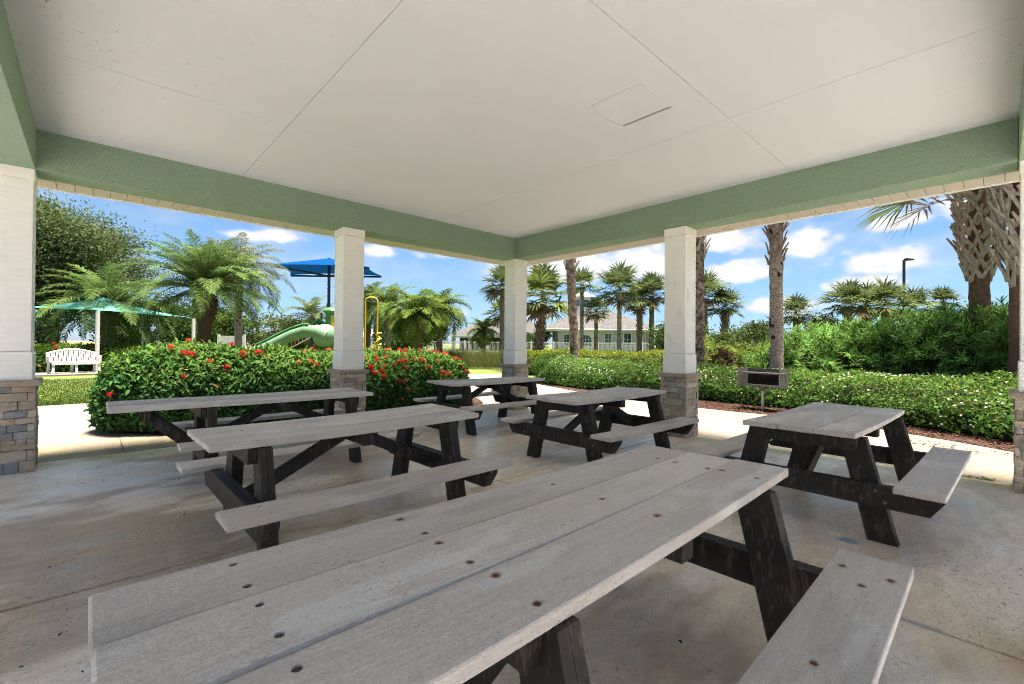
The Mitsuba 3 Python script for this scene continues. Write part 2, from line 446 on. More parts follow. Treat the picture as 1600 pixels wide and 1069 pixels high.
k = put(None, 'floor', box(-.80, 6.60, -.47, 7.08, -.12, -.014, 0), 'm_dark_gap')
labels[k] = {'kind': 'structure', 'label': 'concrete slab floor under the picnic pavilion, stained and damp'}
for x0, x1 in ((-.835, 2.917), (2.931, 6.625)):
    for y0, y1 in ((-.50, 3.313), (3.327, 7.105)):
        put('floor', 'slab_panel', box(x0, x1, y0, y1, -.1, 0, .006), 'm_floor')

k = put(None, 'path', extr([(-7, 7.12), (6.2, 7.12), (6.2, 7.9), (-.0, 7.9), (-.0, 13.3), (-7, 13.3)], -.10, -.022), 'm_dark_gap')
labels[k] = {'kind': 'structure', 'label': 'pale concrete walkway around the pavilion'}
for poly in ([(-3.4, 7.112), (.297, 7.112), (.297, 9.79), (-3.4, 9.79)], [(-3.4, 9.8), (.297, 9.8), (.29, 13.39), (-3.4, 13.39)],
             [(-7, 7.112), (-3.41, 7.112), (-3.41, 9.79), (-7, 9.79)],
             [(.305, 7.112), (3.297, 7.112), (3.297, 7.86), (1.6, 7.98), (.75, 8.15), (.5, 8.5), (.305, 8.9)], [(3.305, 7.112), (6.45, 7.112), (6.45, 7.9), (5.3, 7.64), (4.4, 7.56), (3.305, 7.84)],
             [(6.632, -.49), (8.655, -.49), (8.78, -.12), (9.12, .46), (9.62, 1.5), (9.84, 2.79), (9.72, 3.6), (9.68, 4.41), (9.80, 5.6), (10.15, 7.1), (6.632, 7.1)],
             [(6.455, 7.112), (10.16, 7.112), (10.4, 8.6), (11.3, 11), (14.4, 15.2), (11.9, 16.6), (9.4, 13.4), (7.8, 10.2), (6.75, 8.3), (6.455, 7.9)]):
    put('path', 'slab_panel', extr(poly, -.09, -.012), 'm_walk')

k = put(None, 'plaza', extr([(-13.9, -13.9), (8.9, -13.9), (8.9, -5.2), (-.9, -.6), (-.9, 7.0), (-13.9, 7.0)], -.11, -.03), 'm_dark_gap')
labels[k] = {'kind': 'structure', 'label': 'pale concrete plaza on the near sides of the pavilion'}
for i in range(6):
    for j in range(8):
        x0, y0 = -14 + i * 2.62, -14 + j * 2.64
        x1, y1 = x0 + 2.612, y0 + 2.632
        if i == 5: x1 = -.845
        if y1 > 7.1: y1 = 7.10
        put('plaza', 'slab_panel', box(x0, x1, y0, y1, -.10, -.012, .006), 'm_plaza')
for i in range(4):
    for j in range(5):
        x0, y0 = -.835 + i * 2.37, -14 + j * 2.7
        put('plaza', 'slab_panel', box(x0, x0 + 2.362, y0, y0 + 2.692, -.10, -.012, .006), 'm_plaza')

# ------------------------------------------------------------------ the pavilion
X0, Y0, XL, YR, ZC, ZB = 6.282, 6.683, -0.435, -0.114, 3.48, 3.072
BT = .375
pav = thing('picnic_pavilion', 'open picnic pavilion with white ceiling, green stucco beams and stone based columns', 'pavilion')
# ceiling boards with open joints
cx = [XL - .05, 1.409, 4.389, X0 + .05]; cy = [YR - .05, 1.746, 4.816, Y0 + .05]
put(pav, 'ceiling_backing', box(XL - .3, X0 + .3, YR - .3, Y0 + .3, ZC + .016, ZC + .05, 0), 'm_dark_gap')
HX0, HX1, HY0, HY1 = 3.275, 3.795, 2.02, 2.535
for i in range(3):
    for j in range(3):
        gx, gy = .003, .003
        x0, x1, y0, y1 = cx[i] + gx, cx[i + 1] - gx, cy[j] + gy, cy[j + 1] - gy
        if i == 1 and j == 1:
            p = Polygon([(x0, y0), (x1, y0), (x1, y1), (x0, y1)], [[(HX0, HY0), (HX0, HY1), (HX1 + .026, HY1), (HX1 + .026, HY0)]])
            put(pav, 'ceiling_panel', extr(p, ZC, ZC + .013), 'm_ceiling')
        else:
            put(pav, 'ceiling_panel', box(x0, x1, y0, y1, ZC, ZC + .013, .001), 'm_ceiling')
put(pav, 'attic_hatch', para((HX0 + .003, HY0 + .003, ZC - .002), (HX1 - HX0 - .004, 0, .004), (0, HY1 - HY0 - .006, 0), (0, 0, .012), .001), 'm_ceiling', label='square attic hatch slightly open along one edge')
put(pav, 'hatch_gap', box(HX1 + .001, HX1 + .025, HY0 + .004, HY1 - .004, ZC + .010, ZC + .0155, 0), 'm_dark_gap')
# beams, butt joined
put(pav, 'beam', box(XL - BT, X0 + BT, Y0, Y0 + BT, ZB, ZC + .28, .006), 'm_beam')
put(pav, 'beam', box(X0, X0 + BT, YR, Y0 - .001, ZB + .001, ZC + .28, .006), 'm_beam')
put(pav, 'beam', box(XL - BT, XL, YR, Y0 - .001, ZB + .001, ZC + .28, .006), 'm_beam')
put(pav, 'beam', box(XL - BT, X0 + BT, YR - BT, YR - .001, ZB, ZC + .28, .006), 'm_beam')
# soffit boards outside the beams
OV, ZS = .40, 3.085
ax0, ax1, ay0, ay1 = XL - BT, X0 + BT, YR - BT, Y0 + BT
def soffit(side, n0, n1):
    for t in np.arange(n0, n1, .152):
        a, b = t + .002, t + .150
        if side == 'A': m = box(a, b, ay1 + .002, ay1 + OV, ZS, ZS + .02, .004)
        elif side == 'B': m = box(ax1 + .002, ax1 + OV, a, b, ZS, ZS + .02, .004)
        yield m
for m in soffit('A', -.46, ax1 + OV): put(pav, 'soffit_board', m, 'm_soffit')
for m in soffit('B', ay0 - OV + .1, ay1 - .05): put(pav, 'soffit_board', m, 'm_soffit')
rest = [box(t + .002, t + .15, ay0 - OV, ay0 - .002, ZS, ZS + .02, .004) for t in np.arange(ax0 - OV, ax1 + OV - .1, .152)] + \
       [box(ax0 - OV, ax0 - .002, t + .002, t + .15, ZS, ZS + .02, .004) for t in np.arange(ay0, ay1 + OV - .1, .152)] + \
       [box(t + .002, t + .15, ay1 + .002, ay1 + OV, ZS, ZS + .02, .004) for t in np.arange(ax0, -.62, .152)]
put(pav, 'soffit_strip', cat(rest), 'm_soffit', kind='stuff')
put(pav, 'soffit_backing', extr(Polygon([(ax0 - OV, ay0 - OV), (ax1 + OV, ay0 - OV), (ax1 + OV, ay1 + OV), (ax0 - OV, ay1 + OV)], [[(ax0, ay0), (ax0, ay1), (ax1, ay1), (ax1, ay0)]]), ZS + .022, ZS + .04), 'm_gap_grey')
o = OV
put(pav, 'fascia', cat([box(ax0 - o, ax1 + o, ay1 + o, ay1 + o + .03, ZS - .012, ZS + .20), box(ax0 - o, ax1 + o, ay0 - o - .03, ay0 - o, ZS - .012, ZS + .20),
                        box(ax1 + o, ax1 + o + .03, ay0 - o, ay1 + o, ZS - .012, ZS + .20), box(ax0 - o - .03, ax0 - o, ay0 - o, ay1 + o, ZS - .012, ZS + .20)]), 'm_white')
rx0, rx1, ry0, ry1 = ax0 - o - .08, ax1 + o + .08, ay0 - o - .08, ay1 + o + .08
mx = (rx0 + rx1) / 2; my = (ry0 + ry1) / 2
V = np.array([(rx0, ry0, 3.29), (rx1, ry0, 3.29), (rx1, ry1, 3.29), (rx0, ry1, 3.29), (mx - .2, my, 5.2), (mx + .2, my, 5.2)])
put(pav, 'roof', (V, np.array([(0, 1, 5), (0, 5, 4), (1, 2, 5), (2, 3, 4), (2, 4, 5), (3, 0, 4)])), 'm_shingle')

CW, SW, CP, ZST = .328, .403, .462, .93


def make_column(x, y, faces, tone, seed):
    """faces: which of -x +x -y +y are seen; their stones are single parts"""
    rng = np.random.default_rng(seed)
    c = put(pav, 'column', cat([box(x - CW / 2, x + CW / 2, y - CW / 2, y + CW / 2, 1.215, ZB - .12, .004),
                                box(x - CW / 2 - .012, x + CW / 2 + .012, y - CW / 2 - .012, y + CW / 2 + .012, ZST - .005, 1.212, .005),
                                box(x - CW / 2 - .008, x + CW / 2 + .008, y - CW / 2 - .008, y + CW / 2 + .008, ZB - .117, ZB - .001, .004)]), 'm_white')
    put(c, 'cap', None or rough_slab(x, y, CP, .868, ZST, rng), 'm_cap', smooth=28)
    put(c, 'core', box(x - SW / 2 + .028, x + SW / 2 - .028, y - SW / 2 + .028, y + SW / 2 - .028, 0, .87, 0), 'm_mortar')
    hidden = []
    zs = [0.0]
    while zs[-1] < .868:
        h = rng.choice([.052, .066, .08, .094, .11, .125], p=[.2, .24, .22, .17, .1, .07])
        zs.append(zs[-1] + h)
    zs = np.array(zs); zs *= .866 / zs[-1]
    for ci in range(len(zs) - 1):
        za, zb = zs[ci] + .0025, zs[ci + 1] - .0025
        for fi, f in enumerate(('-y', '+x', '+y', '-x')):
            wrap = (ci + fi) % 2 == 0
            a, b = (-SW / 2, SW / 2) if wrap else (-SW / 2 + .058, SW / 2 - .058)
            cuts = [a]
            while cuts[-1] < b - .13:
                cuts.append(cuts[-1] + rng.uniform(.09, .25))
            if len(cuts) > 1 and b - cuts[-1] < .07: cuts[-1] = b
            else: cuts.append(b)
            if cuts[-1] > b: cuts[-1] = b
            cuts = sorted(set(min(q, b) for q in cuts))
            for u0, u1 in zip(cuts[:-1], cuts[1:]):
                if u1 - u0 < .02: continue
                out = rng.uniform(-.006, .012)
                m = stone_block(u0 + .002, u1 - .002, za, zb, SW / 2 - .055, SW / 2 + out, rng)
                ang = {'-y': 0, '+x': np.pi / 2, '+y': np.pi, '-x': -np.pi / 2}[f]
                m = moved(moved(m, rotz(ang)), None, (x, y, 0))
                t = rng.choice(len(STONES), p=tone)
                if f in faces: put(c, 'stone', m, f'm_stone_{t}', smooth=35)
                else: hidden.append(m)
    put(c, 'back_stones', cat(hidden), 'm_stone_1', kind='stuff')


def stone_block(u0, u1, z0, z1, d0, d1, rng):
    """ledge stone lying at y from -d1 (outer face) to -d0"""
    nu = max(2, int((u1 - u0) / .05) + 1)
    us = np.linspace(u0, u1, nu + 1); zz = np.linspace(z0, z1, 3)
    P = []
    for i, u in enumerate(us):
        for j, z in enumerate(zz):
            e = (i in (0, nu)) + (j in (0, 2))
            y = -d1 + (.007 * (e > 0) + .004 * (e > 1)) + rng.normal(0, .003)
            P.append((u + (0 if i in (0, nu) else rng.normal(0, .004)), y, z + (rng.normal(0, .0022) if j != 1 else rng.normal(0, .006))))
    n = len(P); F = []
    for i in range(nu):
        for j in range(2):
            a, b, c_, d = i * 3 + j, (i + 1) * 3 + j, (i + 1) * 3 + j + 1, i * 3 + j + 1
            F += [(a, b, c_), (a, c_, d)]
    P += [(u0, -d0, z0), (u1, -d0, z0), (u1, -d0, z1), (u0, -d0, z1)]
    B = n
    bot = [i * 3 for i in range(nu + 1)]; top = [i * 3 + 2 for i in range(nu + 1)]
    for i in range(nu):
        F += [(bot[i + 1], bot[i], B if i < nu / 2 else B + 1), (top[i], top[i + 1], B + 2 if i >= nu / 2 else B + 3)]
    h = int(np.ceil(nu / 2))
    F += [(bot[h], B, B + 1), (top[h], B + 2, B + 3)]
    F += [(0, 1, B), (1, B + 3, B), (1, 2, B + 3)]
    e = nu * 3
    F += [(e + 1, e, B + 1), (e + 1, B + 1, B + 2), (e + 2, e + 1, B + 2)]
    return np.array(P), np.array(F)


def rough_slab(x, y, w, z0, z1, rng):
    n = 10
    ring = []
    for z, s in ((z0, -.006), (z0 + .012, 0), ((z0 + z1) / 2, .004), (z1 - .014, 0), (z1, -.012)):
        for side in range(4):
            for t in np.arange(n) / n:
                u = -w / 2 + w * t
                p = np.array([u, -w / 2 - s - rng.normal(0, .0022)])
                a = side * np.pi / 2
                q = (math.cos(a) * p[0] - math.sin(a) * p[1], math.sin(a) * p[0] + math.cos(a) * p[1])
                f = 1 + 2 * s / w if abs(t) < 1e-6 else 1
                ring.append((x + q[0] * f, y + q[1], z + rng.normal(0, .001)))
    m = 4 * n; F = []
    for k in range(4):
        for j in range(m):
            a, b = k * m + j, k * m + (j + 1) % m
            F += [(a, b, b + m), (a, b + m, a + m)]
    V = ring + [(x, y, z0), (x, y, z1)]
    for j in range(m):
        F += [(5 * m, (j + 1) % m, j), (5 * m + 1, 4 * m + j, 4 * m + (j + 1) % m)]
    return np.array(V), np.array(F)


CYA, CXB = Y0 + .0135 + CW / 2, X0 + .0135 + CW / 2
warm = [.24, .24, .14, .08, .02, .16, .12]; cool = [.18, .18, .10, .17, .20, .10, .07]
make_column(-.612, CYA, ('-y', '+x'), cool, 3)
make_column(2.9155, CYA, ('-y', '-x'), warm, 4)
make_column(CXB, CYA, ('-y', '-x'), warm, 5)
make_column(CXB, 3.267, ('-y', '-x'), warm, 6)
make_column(CXB, -.292, ('+y', '-x'), warm, 7)
for i, (x, y) in enumerate(((-.612, 3.27), (-.612, -.292), (2.9155, -.292))):
    make_column(x, y, (), warm, 11 + i)

# ------------------------------------------------------------------ picnic tables
def man(m):
    v, f = m
    return manifold3d.Manifold(manifold3d.Mesh(np.asarray(v, np.float32), np.asarray(f, np.uint32)))


def plank(u0, u1, v0, v1, zt, th, sag, c, hw, holes, rng):
    us = np.unique(np.concatenate([[u0, u0 + .006, u1 - .006, u1], np.linspace(u0 + .02, u1 - .02, 13)]))
    r = .0032; w0, w1 = v0, v1
    sec = [(w0 + r, zt), (w1 - r, zt), (w1 - .002, zt - .002), (w1, zt - r), (w1, zt - th + r), (w1 - r, zt - th), (w0 + r, zt - th), (w0, zt - th + r), (w0, zt - r), (w0 + .002, zt - .002)]
    sec = np.array(sec[::-1]); n = len(sec)
    cen = sec.mean(0)
    tilt = rng.normal(0, .004)
    def zoff(u): return -sag * (1 - min(1.4, ((u - c) / hw) ** 2)) + tilt * (u - c)
    V = []
    for u in us:
        s = 1.0 if u0 + .005 < u < u1 - .005 else None
        q = sec if s else cen + (sec - cen) * np.array([1 - .008 / (v1 - v0), 1 - .01 / th])
        V += [(u, a, b + zoff(u)) for a, b in q]
    F = []; m = len(us)
    for i in range(m - 1):
        for j in range(n):
            k = (j + 1) % n
            F += [(i * n + j, (i + 1) * n + k, i * n + k), (i * n + j, (i + 1) * n + j, (i + 1) * n + k)]
    for j in range(1, n - 1):
        F += [(0, j, j + 1), ((m - 1) * n, (m - 1) * n + j + 1, (m - 1) * n + j)]
    M = man((V, F))
    if M.volume() < 0: M = man((V, np.array(F)[:, ::-1]))
    bolts = []
    for bu, bv in holes:
        z = zt + zoff(bu)
        M = M - manifold3d.Manifold.cylinder(.05, .0100, .0118, 14).translate((bu, bv, z - .016))
        bolts.append((bu, bv, z))
    return M, bolts


TABLES = [  # x, y, angle, top length, frame centre, overhang
    (1.2038, 1.0304, .0055, 2.40, .25, True, 'long grey picnic table in the foreground with rusty bolts in its top'),
    (1.4355, 3.3406, .0095, 1.92, 0, False, 'grey picnic table behind the foreground table, on the left'),
    (1.2812, 5.4163, -.0142, 2.36, .24, True, 'grey picnic table with long overhanging left end beside the red flowering hedge'),
    (4.8015, 5.7301, -.037, 1.90, 0, False, 'farthest picnic table, beside the corner column'),
    (4.5464, 3.3079, -.0092, 1.83, 0, False, 'picnic table in front of the right middle stone column'),
    (4.6697, .9953, -.0288, 1.82, 0, False, 'picnic table seen end on at the right, in front of the barbecue grill')]
W3, TH = .2402, .038
rust_pts = []


def make_table(i, x, y, a, L, c, over, label):
    rng = np.random.default_rng(100 + i)
    t = thing('picnic_table', label, 'picnic table', 'picnic tables under the pavilion')
    Mr = rotz(a); off = np.array([x, y, 0])
    P = lambda m: moved(m, Mr, off)
    sag = (.007, .010, .005, .010, .014, .014)[i]
    mats = ['m_plank_rust', 'm_plank_rust_1', 'm_plank_rust_2'] if i == 0 else ['m_plank', 'm_plank_1', 'm_plank_2']
    bolts, parts = [], []
    ends = (c - .705, c + .69) if over else (-.70, .70)
    for q in (-1, 0, 1):
        vc = q * .2422
        holes = [(e + rng.normal(0, .007), vc + s * .078 + rng.normal(0, .008)) for e in ends for s in (-1, 1)] + [(c - .03 + rng.normal(0, .006), vc + rng.normal(0, .01))]
        if over: holes += [(-L / 2 + .27, vc + s * .07) for s in (-1, 1)]
        M, b = plank(-L / 2 + rng.normal(0, .002), L / 2 + rng.normal(0, .002), vc - W3 / 2, vc + W3 / 2, .75 + rng.normal(0, .001), TH, sag, c, .95, holes, rng)
        parts.append(('top_plank', M)); bolts += b
    s0, s1 = (c - .96, c + .965) if over else (-L / 2, L / 2)
    for s in (-1, 1):
        holes = [(c + e * .76, s * .68 + k * .082) for e in (-1, 1) for k in (-1, 1)] + [(c + e * .66, s * .68) for e in (-1, 1)] + [(c + .03, s * .68)]
        holes = [(u + rng.normal(0, .01), v + rng.normal(0, .006)) for u, v in holes]
        M, b = plank(s0, s1, s * .68 - .124, s * .68 + .124, .44, TH, sag * .5, c, .95, holes, rng)
        parts.append(('seat', M)); bolts += b
    for q_, (n, M) in enumerate(parts):
        mm = M.to_mesh(); mat = mats[(q_ * 2 + i) % 3]
        put(t, n, P((mm.vert_properties[:, :3], mm.tri_verts)), mat, smooth=32)
    for bu, bv, z in bolts:
        h = tube([(bu, bv, z - .015), (bu, bv, z - .0045)], .0099, 10)
        put(t, 'bolt', P(h), 'm_bolt_rust' if (i == 0 and bu > -.6) else 'm_bolt_dark')
        if i == 0 and bu > -.6:
            w = (Mr @ np.array([bu, bv, 0]) + off)
            rust_pts.append((float(w[0]), float(w[1]), float(rng.uniform(.45, 1.0))))
    zt = .711 - sag
    zl = .402
    for e in (-1, 1):
        for s in (-1, 1):
            ms = []
            for k in (0, 1):
                u = c + e * (.638 + .039 * k)
                du = e * .037
                f0, f1, t0, t1 = .395, .555, .225, .375
                o_ = np.array([u, s * f0, 0.0]); top = np.array([u, s * t0, zt])
                V8 = []
                for uu in (u, u + du):
                    V8 += [(uu, s * f0, 0), (uu, s * f1, 0), (uu, s * t1, zt), (uu, s * t0, zt)]
                V8 = np.array(V8); cc = V8.mean(0)
                Q = []
                for v in V8:
                    d = cc - v
                    Q += [v + np.array([np.sign(d[0]) * .004, 0, 0]), v + np.array([0, np.sign(d[1]) * .004, 0])]
                ms.append(hull(Q))
            put(t, 'leg', P(cat(ms)), 'm_leg')
        ms = []
        for k in (0, 1):
            u = c + e * (.717 + .039 * k)
            poly = Polygon([(-.795, zl), (.795, zl), (.795, zl - .03), (.72, zl - .142), (-.72, zl - .142), (-.795, zl - .03)])
            v, f = extr(poly, 0, .036)
            v = np.stack([v[:, 2] * e + u, v[:, 0], v[:, 1]], 1)
            ms.append((v, f if e > 0 else f[:, ::-1]))
        sb = put(t, 'seat_support', P(cat(ms)), 'm_leg')
        for s in (-1, 1):
            for dz in (.035, .1):
                put(sb, 'bolt_head', P(tube([(c + e * .790, s * (.45 + .05 * (dz > .05)), zl - dz), (c + e * .797, s * (.45 + .05 * (dz > .05)), zl - dz)], .013, 8)), 'm_steel')
        v, f = extr(Polygon([(-.345, zt), (.345, zt), (.33, zt - .095), (-.33, zt - .095)]), 0, .045)
        v = np.stack([v[:, 2] * e + c + e * .717, v[:, 0], v[:, 1]], 1)
        put(t, 'top_cleat', P((v, f if e > 0 else f[:, ::-1])), 'm_leg')
        put(t, 'brace', P(stick((c + e * .05, .0, zt - .05), (c + e * .70, .0, .325), .04, .088, (0, 0, 1))), 'm_leg')
    put(t, 'centre_cleat', P(cat([box(c - .041, c - .003, -.33, .33, zt - .09, zt, .003), box(c - .001, c + .037, -.33, .33, zt - .09, zt, .003)])), 'm_leg')
    if over:
        put(t, 'overhang_cleat', P(box(-L / 2 + .25, -L / 2 + .29, -.33, .33, .62, .706, .003)), 'm_leg')
        put(t, 'overhang_brace', P(stick((-L / 2 + .24, -.21, .69), (c - .80, -.21, .33), .04, .09, (0, 0, 1))), 'm_leg')
        put(t, 'overhang_brace', P(stick((-L / 2 + .24, .21, .69), (c - .80, .21, .33), .04, .09, (0, 0, 1))), 'm_leg')


for i, tb in enumerate(TABLES): make_table(i, *tb)
for sfx, tn, dx_ in (('', 1.0, 0.), ('_1', .91, 31.), ('_2', 1.06, 57.)):
    bs('m_plank' + sfx, plank_fn(None, tn, dx_), .66, .3)
    bs('m_plank_rust' + sfx, plank_fn(rust_pts, tn, dx_), .64, .3)

# ------------------------------------------------------------------ hedges
def hedge_shell(cl, w, h, n, rng, bulge=.10, z0=.02, power=2.6, nfreq=1.6, seed=0):
    """random points and normals on a clipped hedge along the centre line cl [(x, y, half width, height)]"""
    cl = np.asarray(cl, float)
    seg = np.concatenate([[0], np.cumsum(np.hypot(*np.diff(cl[:, :2], axis=0).T))])
    def surf(s, th):
        x = np.interp(s, seg, cl[:, 0]); y = np.interp(s, seg, cl[:, 1]); ww = np.interp(s, seg, cl[:, 2]) * w; hh = np.interp(s, seg, cl[:, 3]) * h
        dx = np.interp(s + .1, seg, cl[:, 0]) - np.interp(s - .1, seg, cl[:, 0]); dy = np.interp(s + .1, seg, cl[:, 1]) - np.interp(s - .1, seg, cl[:, 1])
        L = np.hypot(dx, dy) + 1e-9; nx, ny = -dy / L, dx / L
        e = np.minimum(s, seg[-1] - s); en = np.clip(e / .8, 0, 1); end = (1 - (1 - en) ** 2.4) ** (1 / 2.4)
        c, sn = np.cos(th), np.sin(th)
        a = np.sign(c) * np.abs(c) ** (2 / power); b = np.abs(sn) ** (2 / power)
        lo = 1 - .16 * np.clip(1 - b / .5, 0, 1)
        p = np.stack([x + nx * a * ww * end * lo, y + ny * a * ww * end * lo, z0 + b * hh * (.35 + .65 * end)], -1)
        k = meshkit.fbm(p * nfreq, 3, seed) - .5
        out = unit(np.stack([nx * a, ny * a, b * .9], -1))
        return p + out * (k * 2 * bulge)[..., None]
    s = rng.uniform(0, seg[-1], n * 2); th = rng.uniform(.02, np.pi - .02, n * 2)
    p = surf(s, th); ps = surf(s + .01, th); pt = surf(s, th + .01)
    nn = np.cross(ps - p, pt - p); area = np.linalg.norm(nn, axis=1); nn = nn / (area[:, None] + 1e-12)
    mid = np.stack([np.interp(s, seg, cl[:, 0]), np.interp(s, seg, cl[:, 1]), np.full_like(s, .3)], -1)
    nn *= np.sign((nn * (p - mid)).sum(1))[:, None]
    area = np.clip(area, 0, np.percentile(area, 97))
    keep = rng.uniform(0, 1, len(s)) < np.clip(area / area.max() * 1.6, .05, 1)
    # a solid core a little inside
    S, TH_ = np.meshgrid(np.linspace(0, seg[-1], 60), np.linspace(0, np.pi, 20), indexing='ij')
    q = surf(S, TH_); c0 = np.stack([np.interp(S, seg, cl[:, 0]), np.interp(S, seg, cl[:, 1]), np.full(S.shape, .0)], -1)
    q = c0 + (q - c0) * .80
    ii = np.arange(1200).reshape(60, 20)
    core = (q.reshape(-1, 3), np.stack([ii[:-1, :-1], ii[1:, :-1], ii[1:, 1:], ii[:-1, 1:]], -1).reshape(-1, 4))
    return p[keep][:n], nn[keep][:n], core


def hedge(key, cl, n, size, base, seed, leaf='m_leaf', seg=2, spread=.75, bulge=.10, depth=.16, aspect=.42, top_tint=None, nfreq=1.6, power=2.6):
    rng = np.random.default_rng(seed)
    P, N, core = hedge_shell(cl, 1, 1, n, rng, bulge=bulge, seed=seed, nfreq=nfreq, power=power)
    n = len(P)
    d = rng.beta(1, 2.2, n) * depth
    Q = P - N * d[:, None] + rng.normal(0, .02, (n, 3))
    Tn = unit(np.cross(N, rng.standard_normal((n, 3))) * .9 + N * .55 + np.array([0, 0, .25]) + .3 * rng.standard_normal((n, 3)))
    Nn = scatter_dirs(unit(N + np.array([0, 0, .55])), spread * .6, rng)
    clump = meshkit.fbm(P * 1.4, 3, seed + 5)
    C = tints(n, base, .38, .14, rng) * (.75 + .5 * clump[:, None])
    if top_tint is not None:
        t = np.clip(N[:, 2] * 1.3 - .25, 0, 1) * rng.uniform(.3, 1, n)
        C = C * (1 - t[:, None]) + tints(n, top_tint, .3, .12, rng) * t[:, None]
    dead = rng.uniform(0, 1, n) < .018
    C[dead] = tints(int(dead.sum()), (.20, .14, .045), .5, .2, rng)
    sc = rng.uniform(.6, 1.35, n)
    m, c = leaves(Q, Tn, Nn, size * sc, size * aspect * sc, C, .16, seg)
    put(key, 'foliage', m, leaf, color=c, smooth=False, kind='stuff')
    put(key, 'branch_mass', core, 'm_core', smooth=True)
    return P, N


def flower_head(key, c, nrm, r, colr, rng, name='flower_head', n=26):
    """a dome of small four petalled florets"""
    d = unit(rng.standard_normal((n, 3)) + nrm * .9)
    P = c + d * r * rng.uniform(.6, 1, (n, 1))
    ms, cs = [], []
    a = unit(np.cross(d, rng.standard_normal((n, 3)))); b = np.cross(d, a)
    for k in range(4):
        th = k * np.pi / 2 + .3
        Tt = unit(a * math.cos(th) + b * math.sin(th) + d * .35)
        m, cc = leaves(P, Tt, d, r * .42, r * .24, tints(n, colr, .35, .12, rng), .1, 1)
        ms.append(m); cs.append(cc)
    put(key, name, cat(ms), 'm_petal', color=np.vstack(cs))


IX = [(.10, 9.30, .55, 1.14), (.6, 9.0, .78, 1.22), (1.2, 8.80, .92, 1.23), (2.4, 8.72, .92, 1.18), (3.6, 8.60, .92, 1.12), (4.8, 8.52, .90, 1.10), (5.8, 8.75, .85, 1.09), (6.35, 9.0, .7, 1.06)]
hx = thing('flowering_hedge', 'dense clipped hedge of glossy dark leaves with red flower heads, beside the left tables', 'hedge', 'red flowering hedges')
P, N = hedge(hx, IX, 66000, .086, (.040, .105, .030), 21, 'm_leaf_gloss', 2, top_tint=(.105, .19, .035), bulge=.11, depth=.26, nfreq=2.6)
rng = np.random.default_rng(5)
seen = (P[:, 2] > .25) & (N @ unit(np.array([-.3, -1, .35])) > .15)
w = np.where(P[:, 0] > 3.0, 1.0, .28) * np.where(P[:, 2] > .7, 1, .4) * seen
ch = rng.choice(len(P), 90, replace=False, p=w / w.sum())
for j in ch:
    flower_head(hx, P[j] + N[j] * .035, unit(N[j] + [0, 0, .3]), rng.uniform(.038, .066), ((.42, .022, .026), (.42, .04, .025), (.42, .10, .04))[rng.choice(3, p=[.45, .35, .2])], rng)

hb = thing('flowering_hedge', 'low hedge with red flower heads behind the white bench', 'hedge', 'red flowering hedges')
BH = [(-4.2, 26.0, .8, 1.12), (-2.0, 26.6, .8, 1.12), (-.2, 26.9, .8, 1.12), (1.6, 26.9, .8, 1.12), (3.4, 26.4, .7, 1.1)]
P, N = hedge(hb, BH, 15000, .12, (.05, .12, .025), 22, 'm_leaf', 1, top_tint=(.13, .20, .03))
rng = np.random.default_rng(6)
seen = (N @ unit(np.array([.0, -1, .4])) > .2) & (P[:, 2] > .45) & (P[:, 0] < .6)
for j in rng.choice(np.nonzero(seen)[0], 16, replace=False):
    flower_head(hb, P[j] + N[j] * .05, N[j], rng.uniform(.09, .14), (.42, .06, .03), rng, n=16)


def small_blooms(key, P, N, n, seed, size=.026):
    rng = np.random.default_rng(seed)
    pos = np.clip(meshkit.fbm(P * 1.1, 3, seed) - .3, 0.02, 1) * (.4 + np.clip(N[:, 2], 0, 1))
    j = rng.choice(len(P), n, replace=False, p=pos / pos.sum())
    d = unit(N[j] + [0, 0, .4] + .4 * rng.standard_normal((n, 3)))
    c = P[j] + N[j] * .022
    a = unit(np.cross(d, rng.standard_normal((n, 3)))); b = np.cross(d, a)
    ms, cs = [], []
    for k in range(5):
        th = k * 2 * np.pi / 5
        m, cc = leaves(c, unit(a * math.cos(th) + b * math.sin(th) + d * .15), d, size, size * .75, tints(n, (.55, .55, .48), .12, .03, rng), .05, 1)
        ms.append(m); cs.append(cc)
    put(key, 'blossoms', cat(ms), 'm_petal', color=np.vstack(cs), kind='stuff')


WH = [(12.6, 11.6, 1.0, .92), (12.0, 9.6, 1.1, .88), (11.9, 7.7, 1.05, .84), (11.75, 5.8, 1.05, .80), (11.75, 4.3, 1.0, .78), (11.75, 3.1, .95, .78), (11.45, 1.9, 1.0, .80), (10.8, .7, 1.15, .82), (10.45, -.6, 1.2, .84), (10.4, -2.4, 1.2, .84), (10.4, -4.5, 1.2, .84)]
wh = thing('white_flower_hedge', 'bright green spreading hedge dotted with small white flowers along the right walkway', 'hedge')
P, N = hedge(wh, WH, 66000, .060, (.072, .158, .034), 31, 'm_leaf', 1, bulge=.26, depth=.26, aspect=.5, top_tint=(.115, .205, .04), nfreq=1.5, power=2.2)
small_blooms(wh, P, N, 1100, 8, .021)
gh = thing('golden_hedge', 'low yellow green clipped hedge behind the white flowering hedge, in front of the fence', 'hedge')
GH = [(14.0, 15.4, .8, 1.0), (16.2, 13.4, .9, 1.02), (18.6, 11.0, .9, 1.05), (20.6, 9.2, .9, 1.08)]
hedge(gh, GH, 16000, .10, (.095, .145, .022), 33, 'm_leaf', 1, bulge=.18, top_tint=(.18, .215, .025), nfreq=1.2)

